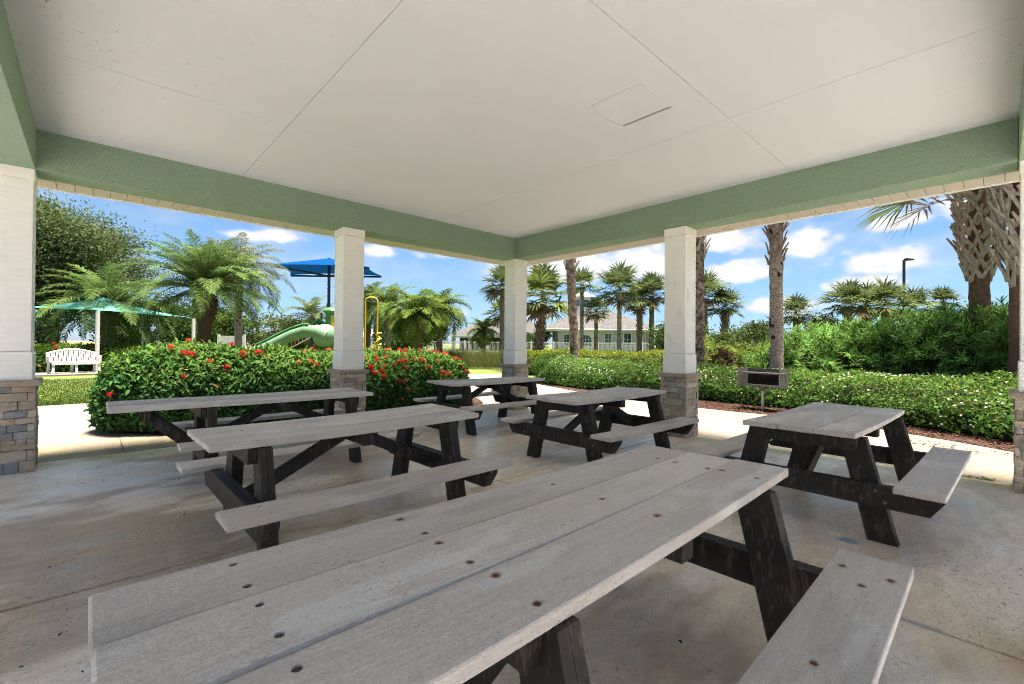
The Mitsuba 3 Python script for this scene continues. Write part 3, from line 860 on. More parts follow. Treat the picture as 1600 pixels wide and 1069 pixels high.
# oleanders and loose shrubs: rosettes of long leaves at the tips of many shoots
def oleander(key, mounds, n, seed, leafL=.20, base=(.12, .235, .055), per=17, width=.15):
    rng = np.random.default_rng(seed)
    mo = np.asarray(mounds, float)
    pick = rng.choice(len(mo), n, p=mo[:, 2] * mo[:, 3] / (mo[:, 2] * mo[:, 3]).sum())
    d = unit(rng.standard_normal((n, 3)) * [1, 1, .9] + [0, 0, .15])
    rad = rng.uniform(.45, 1.0, n) ** .45
    g = mo[pick]
    p = np.column_stack([g[:, 0] + d[:, 0] * rad * g[:, 2], g[:, 1] + d[:, 1] * rad * g[:, 2], g[:, 3] * .52 + d[:, 2] * rad * g[:, 3] * .48])
    p += rng.normal(0, .06, p.shape)
    z0 = rise(p[:, 0], p[:, 1]); p[:, 2] = np.maximum(p[:, 2], .1) + z0
    ax = unit(d * [.8, .8, .5] + [0, 0, .75] + .25 * rng.standard_normal((n, 3)))
    tone = rng.uniform(.65, 1.4, (n, 1)) * np.array(base)
    q = np.repeat(p, per, 0); axr = np.repeat(ax, per, 0); toner = np.repeat(tone, per, 0); m = n * per
    back = rng.uniform(0, .20, (m, 1)); q = q - axr * back
    r = unit(np.cross(axr, rng.standard_normal((m, 3))))
    spread = rng.uniform(.15, 1.0, (m, 1)) + back * 3
    t = unit(r * (.35 + spread) + axr * 1.0)
    m_, c = leaves(q, t, axr + .15 * r, leafL * rng.uniform(.65, 1.2, m), leafL * width, toner * (1 + .22 * rng.standard_normal((m, 1))).clip(.4, 1.8), .15, 2)
    put(key, 'foliage', m_, 'm_leaf', color=c, kind='stuff')
    st = []
    for k in rng.choice(n, 260, replace=False):
        b = np.array([g[k, 0] + rng.normal(0, .3 * g[k, 2]), g[k, 1] + rng.normal(0, .3 * g[k, 2]), z0[k] - .05])
        st.append(tube([b, (b + p[k]) / 2 + [0, 0, .1], p[k]], [.014, .011, .004], 4, False))
    put(key, 'stems', cat(st), 'm_twig', kind='stuff')
    cores = []
    for x, y, rr, hh in mo:
        sp = trimesh.creation.icosphere(2, 1.0)
        v = np.array(sp.vertices) * [rr * .42, rr * .42, hh * .30] + [x, y, hh * .38 + float(rise(x, y))]
        cores.append((v, np.array(sp.faces)))
    put(key, 'branch_mass', cat(cores), 'm_core', smooth=True, kind='stuff')


rng = np.random.default_rng(40)
ol = thing('oleander_hedge', 'tall hedge of oleanders with long narrow leaves behind the white flowering hedge at right', 'hedge')
mounds = []
for t in np.linspace(0, 1, 15):
    for r_ in (0, 1):
        mounds.append((np.interp(t, [0, 1], [14.55, 13.45]) + r_ * 1.0 + rng.normal(0, .2), np.interp(t, [0, 1], [4.4, -3.4]) + rng.normal(0, .2), rng.uniform(.75, 1.05), np.interp(t, [0, .12, .4, .75, 1], [1.7, 2.1, 2.38, 2.52, 2.5]) * rng.uniform(.9, 1.06)))
oleander(ol, mounds, 4600, 41)
yl = thing('yellow_green_shrubs', 'loose yellow green shrubs left of the oleander hedge, behind the grey palm trunk', 'shrub')
mounds = [(rng.uniform(17.2, 19.4), y, rng.uniform(.8, 1.1), rng.uniform(1.45, 2.1)) for y in np.linspace(2.8, 9.0, 11)]
oleander(yl, mounds, 1500, 42, .13, (.13, .18, .035), 14, .22)
# croton by the corner column
ct = thing('croton', 'small reddish leaved shrub on the ground left of the corner column', 'shrub')
cr = np.random.default_rng(43)
n = 500
dd = unit(cr.standard_normal((n, 3)) + [0, 0, .6]); q = np.array([8.4, 9.35, .0]) + dd * np.array([.34, .34, .30]) * cr.uniform(.4, 1, (n, 1))
q[:, 2] = np.abs(q[:, 2])
m, c = leaves(q, unit(dd + .4 * cr.standard_normal((n, 3))), unit(dd + [0, 0, .5] + .4 * cr.standard_normal((n, 3))), .10, .045, tints(n, (.10, .04, .03), .4, .2, cr), .1, 1)
put_self(ct, m, 'm_leaf', color=c)
ct = thing('croton', 'dark red bushy shrub behind the right middle column, at the foot of the palm', 'shrub')
q = np.array([17.2, 7.1, .75]) + dd * np.array([.45, .45, .45]) * cr.uniform(.4, 1, (n, 1))
m, c = leaves(q, unit(dd + .4 * cr.standard_normal((n, 3))), unit(dd + [0, 0, .5]), .17, .07, tints(n, (.05, .028, .022), .4, .2, cr), .1, 1)
put_self(ct, m, 'm_leaf', color=c)

# ------------------------------------------------------------------ mulch, grass
def bed(poly, name, lab):
    k = put(None, name, extr(poly, -.12, -.004), 'm_mulch')
    labels[k] = {'kind': 'structure', 'label': lab}
    return k


MB = [(8.79, -5), (8.79, -.10), (9.13, .48), (9.63, 1.52), (9.85, 2.8), (9.73, 3.61), (9.69, 4.42), (9.81, 5.6), (10.17, 7.12), (10.42, 8.6), (11.3, 10.9), (13.0, 13.2), (14.5, 12), (13.6, 9), (13.4, 4), (12.6, .5), (12.4, -5)]
bed(MB, 'mulch_bed', 'brown mulch bed beside the right walkway')
IB = [(.31, 8.92), (.5, 8.52), (.75, 8.17), (1.6, 8.0), (3.3, 7.87), (4.4, 7.58), (5.3, 7.66), (6.46, 7.92), (6.74, 8.32), (7.3, 9.5), (6.4, 10.2), (3, 9.9), (.4, 10.0)]
bed(IB, 'mulch_bed', 'dark mulch under the red flowering hedge')


def chips(polys, n, seed, name, label, L=(.02, .07), spill=None):
    rng = np.random.default_rng(seed)
    from shapely import contains_xy
    P = []
    for poly, k in polys:
        pg = Polygon(poly); x0, y0, x1, y1 = pg.bounds
        c = rng.uniform((x0, y0), (x1, y1), (k * 6, 2)); c = c[contains_xy(pg, c[:, 0], c[:, 1])][:k]
        P.append(c)
    if spill is not None: P.append(spill)
    P = np.vstack(P); n = len(P)
    p = np.column_stack([P, rng.uniform(.0, .014, n)])
    a = rng.uniform(0, 2 * np.pi, n)
    t = np.stack([np.cos(a), np.sin(a), rng.normal(0, .3, n)], 1); nn = unit(np.stack([rng.normal(0, .5, n), rng.normal(0, .5, n), np.ones(n)], 1))
    l = rng.uniform(*L, n)
    m, c = leaves(p, t, nn, l, l * rng.uniform(.2, .5, n), tints(n, (.065, .036, .026), .7, .15, rng), .12, 1)
    k = put(None, name, m, 'm_chip', color=c)
    labels[k] = {'kind': 'stuff', 'label': label, 'category': 'mulch'}


bs('m_chip', VC, .9, .1)
rs = np.random.default_rng(3)
sp = np.vstack([np.column_stack([rs.normal(8.45, .22, 130), rs.uniform(-.2, 1.0, 130)]), np.column_stack([rs.normal(9.35, .2, 120), rs.uniform(.6, 3, 120)])])
chips([([(8.79, -1), (8.79, -.10), (9.13, .48), (9.63, 1.52), (9.85, 2.8), (9.69, 4.42), (9.9, 5.8), (10.9, 5.8), (10.9, 1), (9.8, -.8)], 9000), (IB, 2500)], 0, 50, 'mulch_chips', 'loose brown bark mulch chips and fallen leaves along the bed edges', spill=sp)
# a few dead leaves and crumbs on the slab and the walk
rng = np.random.default_rng(51)
n = 280
p = np.column_stack([rng.uniform(-.3, 6.5, n), rng.uniform(-.0, 6.9, n), np.full(n, .003)]); a = rng.uniform(0, 6.28, n)
l = rng.uniform(.008, .034, n)
m, c = leaves(p, np.stack([np.cos(a), np.sin(a), 0 * a + .05], 1), unit(np.column_stack([rng.normal(0, .2, (n, 2)), np.ones(n)])), l, l * .5, tints(n, (.05, .035, .025), .5, .1, rng), .15, 1)
k = put(None, 'fallen_leaves', m, 'm_chip', color=c); labels[k] = {'kind': 'stuff', 'label': 'tiny dead leaves scattered on the concrete floor', 'category': 'leaf'}


def grass(key_name, spots, hgt, seed, base, label, width=.006, lean=.5):
    rng = np.random.default_rng(seed); n = len(spots)
    p = np.column_stack([spots, rise(spots[:, 0], spots[:, 1]) - .03])
    a = rng.uniform(0, 2 * np.pi, n)
    t = np.stack([np.cos(a) * lean, np.sin(a) * lean, np.ones(n)], 1) + rng.normal(0, .2, (n, 3))
    l = hgt * rng.uniform(.6, 1.2, n)
    m, c = leaves(p, t, np.stack([-np.sin(a), np.cos(a), 0 * a + .2], 1), l, width, tints(n, base, .3, .12, rng), .1, 1)
    k = put(None, key_name, m, 'm_leaf', color=c)
    labels[k] = {'kind': 'stuff', 'label': label, 'category': 'grass'}


rng = np.random.default_rng(52)
L1 = np.column_stack([rng.uniform(-4.6, .9, 42000), 13.35 + rng.uniform(0, 1, 42000) ** 1.5 * 8.5])
L2 = rng.uniform((9, 13), (19, 22), (9000, 2)); keep = (L2[:, 0] - 9.4) * -.8 + (L2[:, 1] - 13.4) > 1.8; L2 = L2[keep & (L2[:, 1] > 14.6)]
grass('lawn_grass', np.vstack([L1, L2]), .06, 53, (.062, .115, .018), 'short bright green lawn grass beyond the walkway', .009)
n = 260
e = np.column_stack([6.628 + rng.normal(0, .006, n), rng.uniform(.05, .62, n)])
p = np.column_stack([e, np.full(n, -.005)]); a = rng.uniform(0, 6.28, n); l = rng.uniform(.02, .075, n)
m, c = leaves(p, np.stack([np.cos(a), np.sin(a), rng.uniform(.3, 1.2, n)], 1), np.stack([-np.sin(a), np.cos(a), .3 + 0 * a], 1), l, .006, tints(n, (.12, .20, .03), .3, .1, rng), .1, 1)
k = put(None, 'joint_grass', m, 'm_leaf', color=c); labels[k] = {'kind': 'stuff', 'label': 'grass sprouting from the slab joint near the right column', 'category': 'grass'}
# feathery ornamental grass
og = thing('ornamental_grass', 'loose clump of feathery ornamental grass in front of the white fence', 'grass plant')
n = 9000
f = rng.uniform(0, 1, n); s = np.column_stack([np.interp(f, [0, 1], [13.6, 17.4]), np.interp(f, [0, 1], [21.2, 17.2])]) + rng.normal(0, .35, (n, 2))
p = np.column_stack([s, rise(s[:, 0], s[:, 1])]); a = rng.uniform(0, 6.28, n)
l = rng.uniform(.6, 1.3, n); dn = np.stack([np.cos(a) * .45, np.sin(a) * .45, np.ones(n)], 1) + rng.normal(0, .12, (n, 3))
m, c = leaves(p, dn, np.stack([-np.sin(a), np.cos(a), .2 + 0 * a], 1), l, .016, tints(n, (.17, .19, .07), .3, .12, rng), .1, 1)
put_self(og, m, 'm_leaf', color=c)

# ------------------------------------------------------------------ palms
def pinnate_frond(c, az, el, L, rng, droop=1.5, nl=46, lw=.035, ll=.55, base=(.05, .12, .025), twist=.3, fine=False):
    m = 15
    f = np.linspace(0, 1, m)
    e = el - droop * f ** 1.4
    d = np.stack([np.cos(e) * math.cos(az), np.cos(e) * math.sin(az), np.sin(e)], 1)
    pts = c + np.concatenate([np.zeros((1, 3)), np.cumsum(d[:-1] * L / (m - 1), 0)])
    side = np.array([-math.sin(az), math.cos(az), 0])
    rach = tube(pts, np.linspace(.022, .004, m) * (L / 2.2), 4, False)
    u = np.linspace(.14, .995, nl)
    P = np.stack([np.interp(u, f, pts[:, k]) for k in range(3)], 1); D = unit(np.stack([np.interp(u, f, d[:, k]) for k in range(3)], 1))
    prof = np.clip(np.sin(np.pi * (u * .82 + .16)) ** .7, .25, 1)
    nrm = np.cross(D, side)
    nrm *= np.where(nrm[:, 2:] < 0, -1, 1)
    parts, cols = [rach], [np.tile(np.array(base) * 1.5, (len(rach[0]), 1))]
    for s in (-1, 1):
        t0 = unit(side * s * 1.0 + D * (.45 + .5 * u[:, None]) + nrm * (twist + .1 * rng.standard_normal((nl, 1))) + .09 * rng.standard_normal((nl, 3)))
        LL = ll * prof * rng.uniform(.85, 1.1, nl)
        mid = P + t0 * (LL * .5)[:, None]
        t1 = unit(t0 + np.array([0, 0, -.75]) * rng.uniform(.5, 1.2, (nl, 1)))
        tip = mid + t1 * (LL * .5)[:, None]
        wv = unit(np.cross(t0, nrm)) * lw / 2
        C = tints(nl, base, .28, .12, rng)
        V = np.stack([P - wv * .5, P + wv * .5, mid - wv, mid + wv, tip], 1)
        F = np.array([[0, 1, 3], [0, 3, 2], [2, 3, 4]])
        F = (F[None] + (np.arange(nl) * 5)[:, None, None]).reshape(-1, 3)
        parts.append((V.reshape(-1, 3), F)); cols.append(np.repeat(C, 5, 0))
    return cat(parts), np.vstack(cols)


def feather_palm(label, x, y, zc, L, n, base, seed, trunk_r, trunk_mat='m_trunk', droop=1.5, single=False, nl=46, ll=.55, lw=.035, bulge=True, elmax=1.35, elmin=-.5):
    rng = np.random.default_rng(seed)
    k = thing('feather_palm', label, 'palm tree')
    z0 = float(rise(x, y)) - .05
    zz = np.linspace(z0, zc - .15, 9)
    rr = np.full(9, trunk_r) * (1 + .05 * np.sin(np.arange(9) * 2.1))
    if bulge: rr *= np.array([1.1, 1, 1, 1, 1.0, 1.15, 1.5, 1.75, 1.2])
    put(k, 'trunk', tube(np.column_stack([np.full(9, x), np.full(9, y), zz]), rr, 12), trunk_mat, smooth=40)
    if bulge:
        bm = []
        for j in range(70):
            a = j * 2.4; z = zc - .15 - .95 * (j / 70)
            r0 = trunk_r * np.interp(z, zz, rr / trunk_r)
            d = np.array([math.cos(a), math.sin(a), 0])
            b0 = np.array([x, y, z]) + d * r0 * .85
            bm.append(stick(b0, b0 + d * .10 + np.array([0, 0, .16]), .05, .10, np.cross(d, [0, 0, 1]), .008))
        put(k, 'leaf_bases', cat(bm), trunk_mat, kind='stuff')
    ms, cs = [], []
    for j in range(n):
        t = (j + .5) / n
        az = j * 2.39996 + rng.normal(0, .15)
        el = elmax - (elmax - elmin) * t ** .8 + rng.normal(0, .08)
        fl = L * (.72 + .28 * math.sin(min(1, t * 1.6) * np.pi / 2)) * rng.uniform(.9, 1.08)
        tone = np.array(base) * (1.15 - .35 * t) * rng.uniform(.85, 1.15)
        m, c = pinnate_frond(np.array([x, y, zc]) + rng.normal(0, .05, 3), az, el, fl, rng, droop * rng.uniform(.8, 1.15) * (.65 + .5 * t), nl, lw, ll, tone, twist=rng.uniform(.1, .5))
        if single: put(k, 'frond', m, 'm_leaf', color=c)
        else: ms.append(m); cs.append(c)
    if not single: put(k, 'crown', cat(ms), 'm_leaf', color=np.vstack(cs))
    return k


feather_palm('large feathery date palm with dark shaggy trunk behind the red hedge', 2.93, 19.11, 3.15, 2.75, 66, (.085, .14, .042), 61, .19, 'm_trunk_dark', 1.25, True, 52, .58, .030, elmax=1.5, elmin=.0)
feather_palm('taller silvery palm with slim grey trunk just right of the large date palm', 4.75, 22.9, 4.55, 2.5, 38, (.13, .155, .10), 62, .15, 'm_trunk_grey', 1.5, False, 46, .6, .034, bulge=False)
feather_palm('feathery palm with reddish trunk behind the teal shade sail', .55, 28.4, 3.1, 3.3, 40, (.075, .125, .038), 63, .24, 'm_trunk_red', 1.5, False, 44, .7, .045)
feather_palm('feathery palm with dark thick trunk, right of the yellow climber', 11.02, 18.4, 2.75, 1.9, 44, (.095, .15, .032), 64, .20, 'm_trunk_red', 1.6, False, 44, .55, .034)
feather_palm('feathery palm with pale trunk just right of the yellow climber', 13.2, 25.3, 3.7, 2.4, 40, (.10, .15, .038), 65, .16, 'm_trunk_grey', 1.6, False, 42, .55, .036, bulge=False)
feather_palm('feathery palm at the right end of the palm group beyond the red hedge', 13.5, 20.2, 3.2, 2.0, 40, (.09, .14, .032), 66, .16, 'm_trunk', 1.75, False, 42, .55, .036, bulge=False)
feather_palm('reddish trunked palm directly behind the yellow climber', 13.9, 29.6, 4.2, 2.8, 36, (.07, .115, .034), 67, .22, 'm_trunk_red', 1.6, False, 42, .6, .04)
feather_palm('small bright green palm in front of the clubhouse wing', 19.4, 23.7, 2.3, 1.55, 34, (.09, .14, .025), 68, .14, 'm_trunk', 1.7, False, 36, .45, .035, bulge=False)
feather_palm('distant arching palm left of the green slide', 12.3, 35.6, 3.4, 2.8, 30, (.10, .13, .05), 69, .2, 'm_trunk', 1.6, False, 34, .6, .05, bulge=False)


def fan_frond(c, az, el, pet, blade, rng, base, nseg=22, droop=.5, lw=.05):
    """costapalmate fan leaf: petiole and drooping folded segments"""
    d = np.array([math.cos(el) * math.cos(az), math.cos(el) * math.sin(az), math.sin(el)])
    f = np.linspace(0, 1, 5)
    pts = c + d * (pet * f)[:, None] + np.array([0, 0, -1]) * (.16 * pet * f ** 2)[:, None]
    tip = pts[-1]; d2 = unit(pts[-1] - pts[-2])
    side = unit(np.cross(d2, [0, 0, 1.0])); nrm = np.cross(side, d2)
    parts = [tube(pts, np.linspace(.022, .011, 5) * blade, 4, False)]
    cols = [np.tile(np.array(base) * 1.3, (len(parts[0][0]), 1))]
    th = np.linspace(-1.95, 1.95, nseg) + rng.normal(0, .03, nseg)
    costa = tip + d2 * (.28 * blade * np.clip(np.cos(th * .5), 0, 1))[:, None] - nrm * 0
    t0 = unit(d2 * np.cos(th)[:, None] + side * np.sin(th)[:, None] + nrm * (.22 + .1 * rng.standard_normal((nseg, 1))) - np.array([0, 0, .12]))
    L = blade * (.62 + .38 * np.cos(th * .5)) * rng.uniform(.88, 1.08, nseg)
    mid = costa + t0 * (L * .55)[:, None]
    t1 = unit(t0 + np.array([0, 0, -1.0]) * droop * rng.uniform(.5, 1.5, (nseg, 1)))
    end = mid + t1 * (L * .45)[:, None]
    wv = unit(np.cross(t0, nrm + .3 * side)) * (lw * blade / 2)
    V = np.stack([costa - wv * .35, costa + wv * .35, mid - wv * .8, mid + wv * .8, end], 1)
    F = (np.array([[0, 1, 3], [0, 3, 2], [2, 3, 4]])[None] + (np.arange(nseg) * 5)[:, None, None]).reshape(-1, 3)
    parts.append((V.reshape(-1, 3), F)); cols.append(np.repeat(tints(nseg, base, .25, .1, rng), 5, 0))
    return cat(parts), np.vstack(cols)


def boot(p, d, lean, L, w, rng):
    """one old leaf base: a flat tapering strap rising from the trunk and leaning to one side"""
    sd = np.cross([0, 0, 1.0], d)
    P, Rw = [], []
    for f in (0, .3, .6, 1.0):
        P.append(p + np.array([0, 0, 1.0]) * L * f * (1 - .1 * f) + sd * lean * L * f + d * (.02 + .20 * L * f ** 1.5)); Rw.append(w * (1 - .55 * f))
    P = np.array(P); V, F = [], []
    for i, q in enumerate(P):
        t = unit(P[min(i + 1, 3)] - P[max(i - 1, 0)]); a = unit(np.cross(t, d)); b = np.cross(a, t)
        for s, o in ((-1, -1), (1, -1), (1, 1), (-1, 1)):
            V.append(q + a * Rw[i] / 2 * s + b * (.016 - .006 * i / 3) * o * (1 if s * o > -2 else 1) + b * .012 * (abs(s) - 1))
    for i in range(3):
        for j in range(4):
            k = (j + 1) % 4
            F += [(i * 4 + j, i * 4 + k, (i + 1) * 4 + k), (i * 4 + j, (i + 1) * 4 + k, (i + 1) * 4 + j)]
    F += [(0, 2, 1), (0, 3, 2), (12, 13, 14), (12, 14, 15)]
    return np.array(V), np.array(F)


def sabal(label, base_xy, top_xy, zc, r, trunk_r, seed, nf=34, color=(.075, .12, .035), mat='m_trunk', boots=None, single_boots=False, boot_mat='m_boot', boot_len=.42, nseg=20, group='sabal palms', flare=1.0, lw=.055, dead=True):
    rng = np.random.default_rng(seed)
    r = r * rng.uniform(.9, 1.08)
    k = thing('sabal_palm', label, 'palm tree', None)
    bx, by = base_xy; tx, ty = top_xy
    z0 = float(rise(bx, by)) - .05
    f = np.linspace(0, 1, 14)
    cx_ = np.column_stack([bx + (tx - bx) * f ** 1.3, by + (ty - by) * f ** 1.3, z0 + (zc - .25 - z0) * f])
    rr = trunk_r * (1.0 + .10 * (1 - f) ** 3 + .05 * np.sin(f * 37 + seed)) 
    V, F = tube(np.array([[np.interp(t, f, cx_[:, i]) for i in range(3)] for t in np.linspace(0, 1, 40)]), np.interp(np.linspace(0, 1, 40), f, rr), 14)
    ax_ = np.column_stack([np.interp(V[:, 2], cx_[:, 2], cx_[:, 0]), np.interp(V[:, 2], cx_[:, 2], cx_[:, 1]), V[:, 2]])
    V = V + (V - ax_) * ((meshkit.fbm(V * np.array([7, 7, 9.0]), 3, seed) - .5) * .35)[:, None]
    put(k, 'trunk', (V, F), mat, smooth=50)
    if boots:
        zb0, zb1, nb = boots
        ms = []
        for j in range(nb):
            t = (j + .5) / nb; z = zb0 + (zb1 - zb0) * t; a = j * 2.39996
            p = np.array([np.interp(z, cx_[:, 2], cx_[:, 0]), np.interp(z, cx_[:, 2], cx_[:, 1]), z]); d = np.array([math.cos(a), math.sin(a), 0])
            fl = trunk_r * (.92 + (flare - 1) * math.sin(min(1, t * 1.4) * np.pi / 2))
            for ln in (-1, 1):
                b = boot(p + d * fl + rng.normal(0, .012, 3), d, ln * rng.uniform(.22, .62), boot_len * rng.uniform(.7, 1.2), rng.uniform(.055, .085) * boot_len / .42, rng)
                if single_boots: put(k, 'leaf_base', b, boot_mat, smooth=40)
                else: ms.append(b)
        if ms: put(k, 'leaf_bases', cat(ms), boot_mat, kind='stuff', smooth=40)
    ms, cs = [], []
    for j in range(nf):
        t = (j + .5) / nf
        el = 1.45 - 2.0 * t + rng.normal(0, .13); az = j * 2.39996 + rng.normal(0, .2)
        tone = np.array(color) * rng.uniform(.75, 1.2)
        if dead and t > .93: tone = np.array((.16, .11, .06))
        m, c = fan_frond(np.array([tx, ty, zc]) + rng.normal(0, .04, 3), az, el, r * .46 * rng.uniform(.75, 1.2), r * .60 * rng.uniform(.8, 1.12), rng, tone, nseg, .42, lw)
        ms.append(m); cs.append(c)
    put(k, 'crown', cat(ms), 'm_leaf', color=np.vstack(cs))
    return k


SAB = [  # label, base, top, crown z, radius, trunk radius, boots
    ('broad crowned sabal palm with rough trunk just right of the corner column', (16.6, 16.0), (16.75, 15.75), 3.75, 1.7, .20, (.9, 2.9, 46), 'm_boot_brown'),
    ('tall slender sabal palm in front of the clubhouse cupola', (35.7, 28.3), (35.7, 28.3), 7.3, 1.75, .19, None, None),
    ('short sabal palm in front of the clubhouse roof, right of the cupola', (36.7, 27.3), (36.7, 27.3), 4.7, 1.7, .19, None, None),
    ('full crowned sabal palm with straight bare trunk before the clubhouse windows', (27.3, 18.3), (27.3, 18.3), 5.35, 1.75, .16, None, None),
    ('sabal palm with fat leaf bases left of the rightmost clubhouse palm', (31.9, 19.5), (31.9, 19.5), 5.0, 1.6, .20, (2.0, 4.4, 40), 'm_boot_brown'),
    ('sabal palm with rusty skirt nearest the right middle column on its left', (32.6, 18.85), (32.6, 18.85), 5.5, 1.65, .19, None, None),
    ('sabal palm half hidden behind the corner column, upper crown', (19.9, 22.4), (19.9, 22.4), 5.3, 1.45, .17, None, None),
    ('small sabal palm half hidden behind the corner column, lower crown', (21.9, 24.7), (21.9, 24.7), 3.6, 1.3, .17, None, None),
    ('sabal palm peeping out right of the right middle column', (29.7, 13.3), (29.7, 13.3), 4.75, 1.5, .18, None, None),
    ('short sabal palm above the shrubs, between the column and the grey trunk', (30.7, 12.4), (30.7, 12.4), 4.0, 1.45, .22, (1.2, 3.4, 40), 'm_boot_brown'),
    ('small distant sabal palm just right of the grey palm trunk', (39.9, 10.75), (39.9, 10.75), 3.95, 1.45, .2, None, None),
    ('leftmost of the sabal palms rising behind the oleander hedge', (36.7, 6.85), (36.7, 6.85), 4.35, 1.65, .24, None, None),
    ('sabal palm nearest the left of the street lamp, behind the oleanders', (38.5, 5.15), (38.5, 5.15), 4.2, 1.7, .26, None, None),
    ('faint sabal palm between the two palms left of the street lamp', (41.3, 6.7), (41.3, 6.7), 4.3, 1.6, .2, None, None),
    ('sabal palm standing at the foot of the street lamp', (42.5, 4.25), (42.5, 4.25), 4.2, 1.6, .2, None, None),
    ('small far sabal palm right of the street lamp', (46.8, 2.95), (46.8, 2.95), 4.8, 1.2, .2, None, None)]
for j, (lab, b, t, zc, r, tr, bo, bm) in enumerate(SAB):
    sabal(lab, b, t, zc, r, tr, 200 + j, 34, (.10, .135, .052) if j else (.11, .145, .045), 'm_trunk_grey' if j in (1, 3) else 'm_trunk', bo, boot_mat=bm or 'm_boot', flare=1.1, boot_len=.3, lw=.15, nseg=15)
# the near ones that reach above the eaves
sabal('tall leaning sabal trunk with rough brown bark rising through the white flowering hedge', (12.9, 10.5), (12.66, 10.78), 6.6, 1.5, .155, 301, 18, mat='m_trunk', boots=(4.0, 6.2, 34), boot_len=.40, flare=1.25)
sabal('sabal palm trunk hugging the right side of the right middle column', (12.85, 5.88), (12.75, 5.9), 6.4, 1.5, .125, 302, 18, mat='m_trunk', boots=(3.75, 6.0, 34), boot_len=.40, flare=1.3)
sabal('thick grey palm trunk behind the barbecue grill', (12.76, 3.86), (12.70, 3.90), 6.5, 1.5, .150, 303, 18, mat='m_trunk_grey', boots=(3.35, 6.0, 46), boot_len=.34, flare=1.12, boot_mat='m_boot_brown')
sabal('booted sabal palm at right with crosshatched leaf bases and brown lower trunk', (14.38, .30), (14.3, .34), 5.35, 2.1, .17, 304, 15, color=(.10, .14, .045), mat='m_trunk_red', boots=(2.75, 5.1, 96), single_boots=True, boot_len=.50, flare=2.0, nseg=30, lw=.05)
sabal('big booted sabal palm at the right edge of the picture', (12.8, -.30), (12.75, -.33), 6.3, 1.8, .20, 305, 11, mat='m_trunk_red', boots=(2.45, 5.6, 120), single_boots=True, boot_len=.50, flare=1.75, nseg=26)

# ------------------------------------------------------------------ broadleaf trees
def broadleaf(label, x, y, zc, rx, rz, n, size, base, seed, trunk_r=.3, clumps=60, light=None, category='tree', name='broadleaf_tree'):
    rng = np.random.default_rng(seed)
    k = thing(name, label, category)
    z0 = float(rise(x, y))
    d = unit(rng.standard_normal((clumps, 3)))
    cen = np.array([x, y, zc]) + d * np.array([rx, rx, rz]) * (rng.uniform(.25, 1, (clumps, 1)) ** .6)
    cen[:, 2] = np.maximum(cen[:, 2], z0 + .25 * rz)
    limbs = [tube([(x, y, z0 - .1), (x + .1, y, z0 + (zc - z0) * .5), (x, y + .1, zc)], [trunk_r * 1.2, trunk_r, trunk_r * .5], 9)]
    for c in cen[:26]:
        s = np.array([x, y, z0 + (zc - z0) * rng.uniform(.35, .8)])
        limbs.append(tube([s, (s + c) / 2 + rng.normal(0, .12 * rx, 3), c], [trunk_r * .35, trunk_r * .2, .02], 5, False))
    put(k, 'trunk', cat(limbs), 'm_bark', smooth=50)
    j = rng.integers(0, clumps, n); cr = rng.uniform(.18, .42, clumps)[j][:, None]
    q = cen[j] + rng.standard_normal((n, 3)) * cr * np.array([rx, rx, rz * .8]) * .55
    N_ = unit(q - cen[j] + .5 * rng.standard_normal((n, 3)) + [0, 0, .3])
    tone = rng.uniform(.7, 1.35, clumps)[j][:, None]
    C = tints(n, base, .35, .14, rng) * tone
    m, c = leaves(q, unit(rng.standard_normal((n, 3))), N_, size * rng.uniform(.7, 1.3, n), size * .5, C, .12, 1)
    put(k, 'crown', m, 'm_leaf', color=c)


broadleaf('large spreading live oak at the left behind the teal shade sail', -1.9, 38.5, 6.4, 4.1, 3.4, 90000, .17, (.072, .102, .042), 401, .4, 110)
for lab, x, y, zc, rx, rz, n, s, b in (
        ('dark thicket tree beneath the live oak at far left', -4.4, 34.5, 2.0, 2.6, 1.7, 14000, .2, (.03, .055, .02)),
        ('dark leafy tree behind the reddish palm, left of the date palm', 2.6, 36.0, 2.3, 2.6, 1.9, 14000, .2, (.035, .065, .02)),
        ('mid green tree directly behind the large date palm', 6.6, 38.0, 2.2, 2.4, 1.6, 11000, .2, (.06, .10, .025)),
        ('pale green bushy tree left of the slide tower', 10.8, 37.8, 2.0, 2.3, 1.5, 10000, .2, (.10, .13, .05)),
        ('low green tree beyond the fence left of the playground', 14.8, 40.0, 1.6, 2.2, 1.3, 8000, .2, (.08, .12, .03)),
        ('green tree beyond the palms right of the climber', 18.5, 33.0, 1.9, 2.2, 1.6, 10000, .2, (.05, .09, .025)),
        ('dark rounded bush at the right corner of the clubhouse', 50.2, 26.2, 2.2, 2.0, 2.0, 8000, .25, (.03, .065, .02)),
        ('green tree in the porch gap left of the clubhouse', 44.5, 43.5, 1.8, 1.8, 1.5, 5000, .25, (.05, .10, .03)),
        ('dark bush left of the short palm beyond the right column', 27.6, 13.6, 1.8, 1.7, 1.4, 8000, .18, (.05, .085, .025)),
        ('low olive bush behind the yellow green shrubs', 27.5, 9.8, 1.5, 2.2, 1.2, 9000, .18, (.06, .09, .03)),
        ('dark distant tree between the grey trunk and the oleanders', 41.0, 9.0, 2.4, 1.7, 1.5, 6000, .22, (.04, .065, .03)),
        ('low distant tree behind the oleander hedge near the lamp', 44.0, 1.0, 2.3, 3.0, 1.6, 9000, .25, (.05, .08, .03)),
        ('distant bush left of the clubhouse wing roof', 33.0, 50.5, 2.6, 1.8, 1.7, 5000, .25, (.05, .09, .03))):
    broadleaf(lab, x, y, zc, rx, rz, n, s, b, int(500 + abs(x * 7) + y), .14, 40)

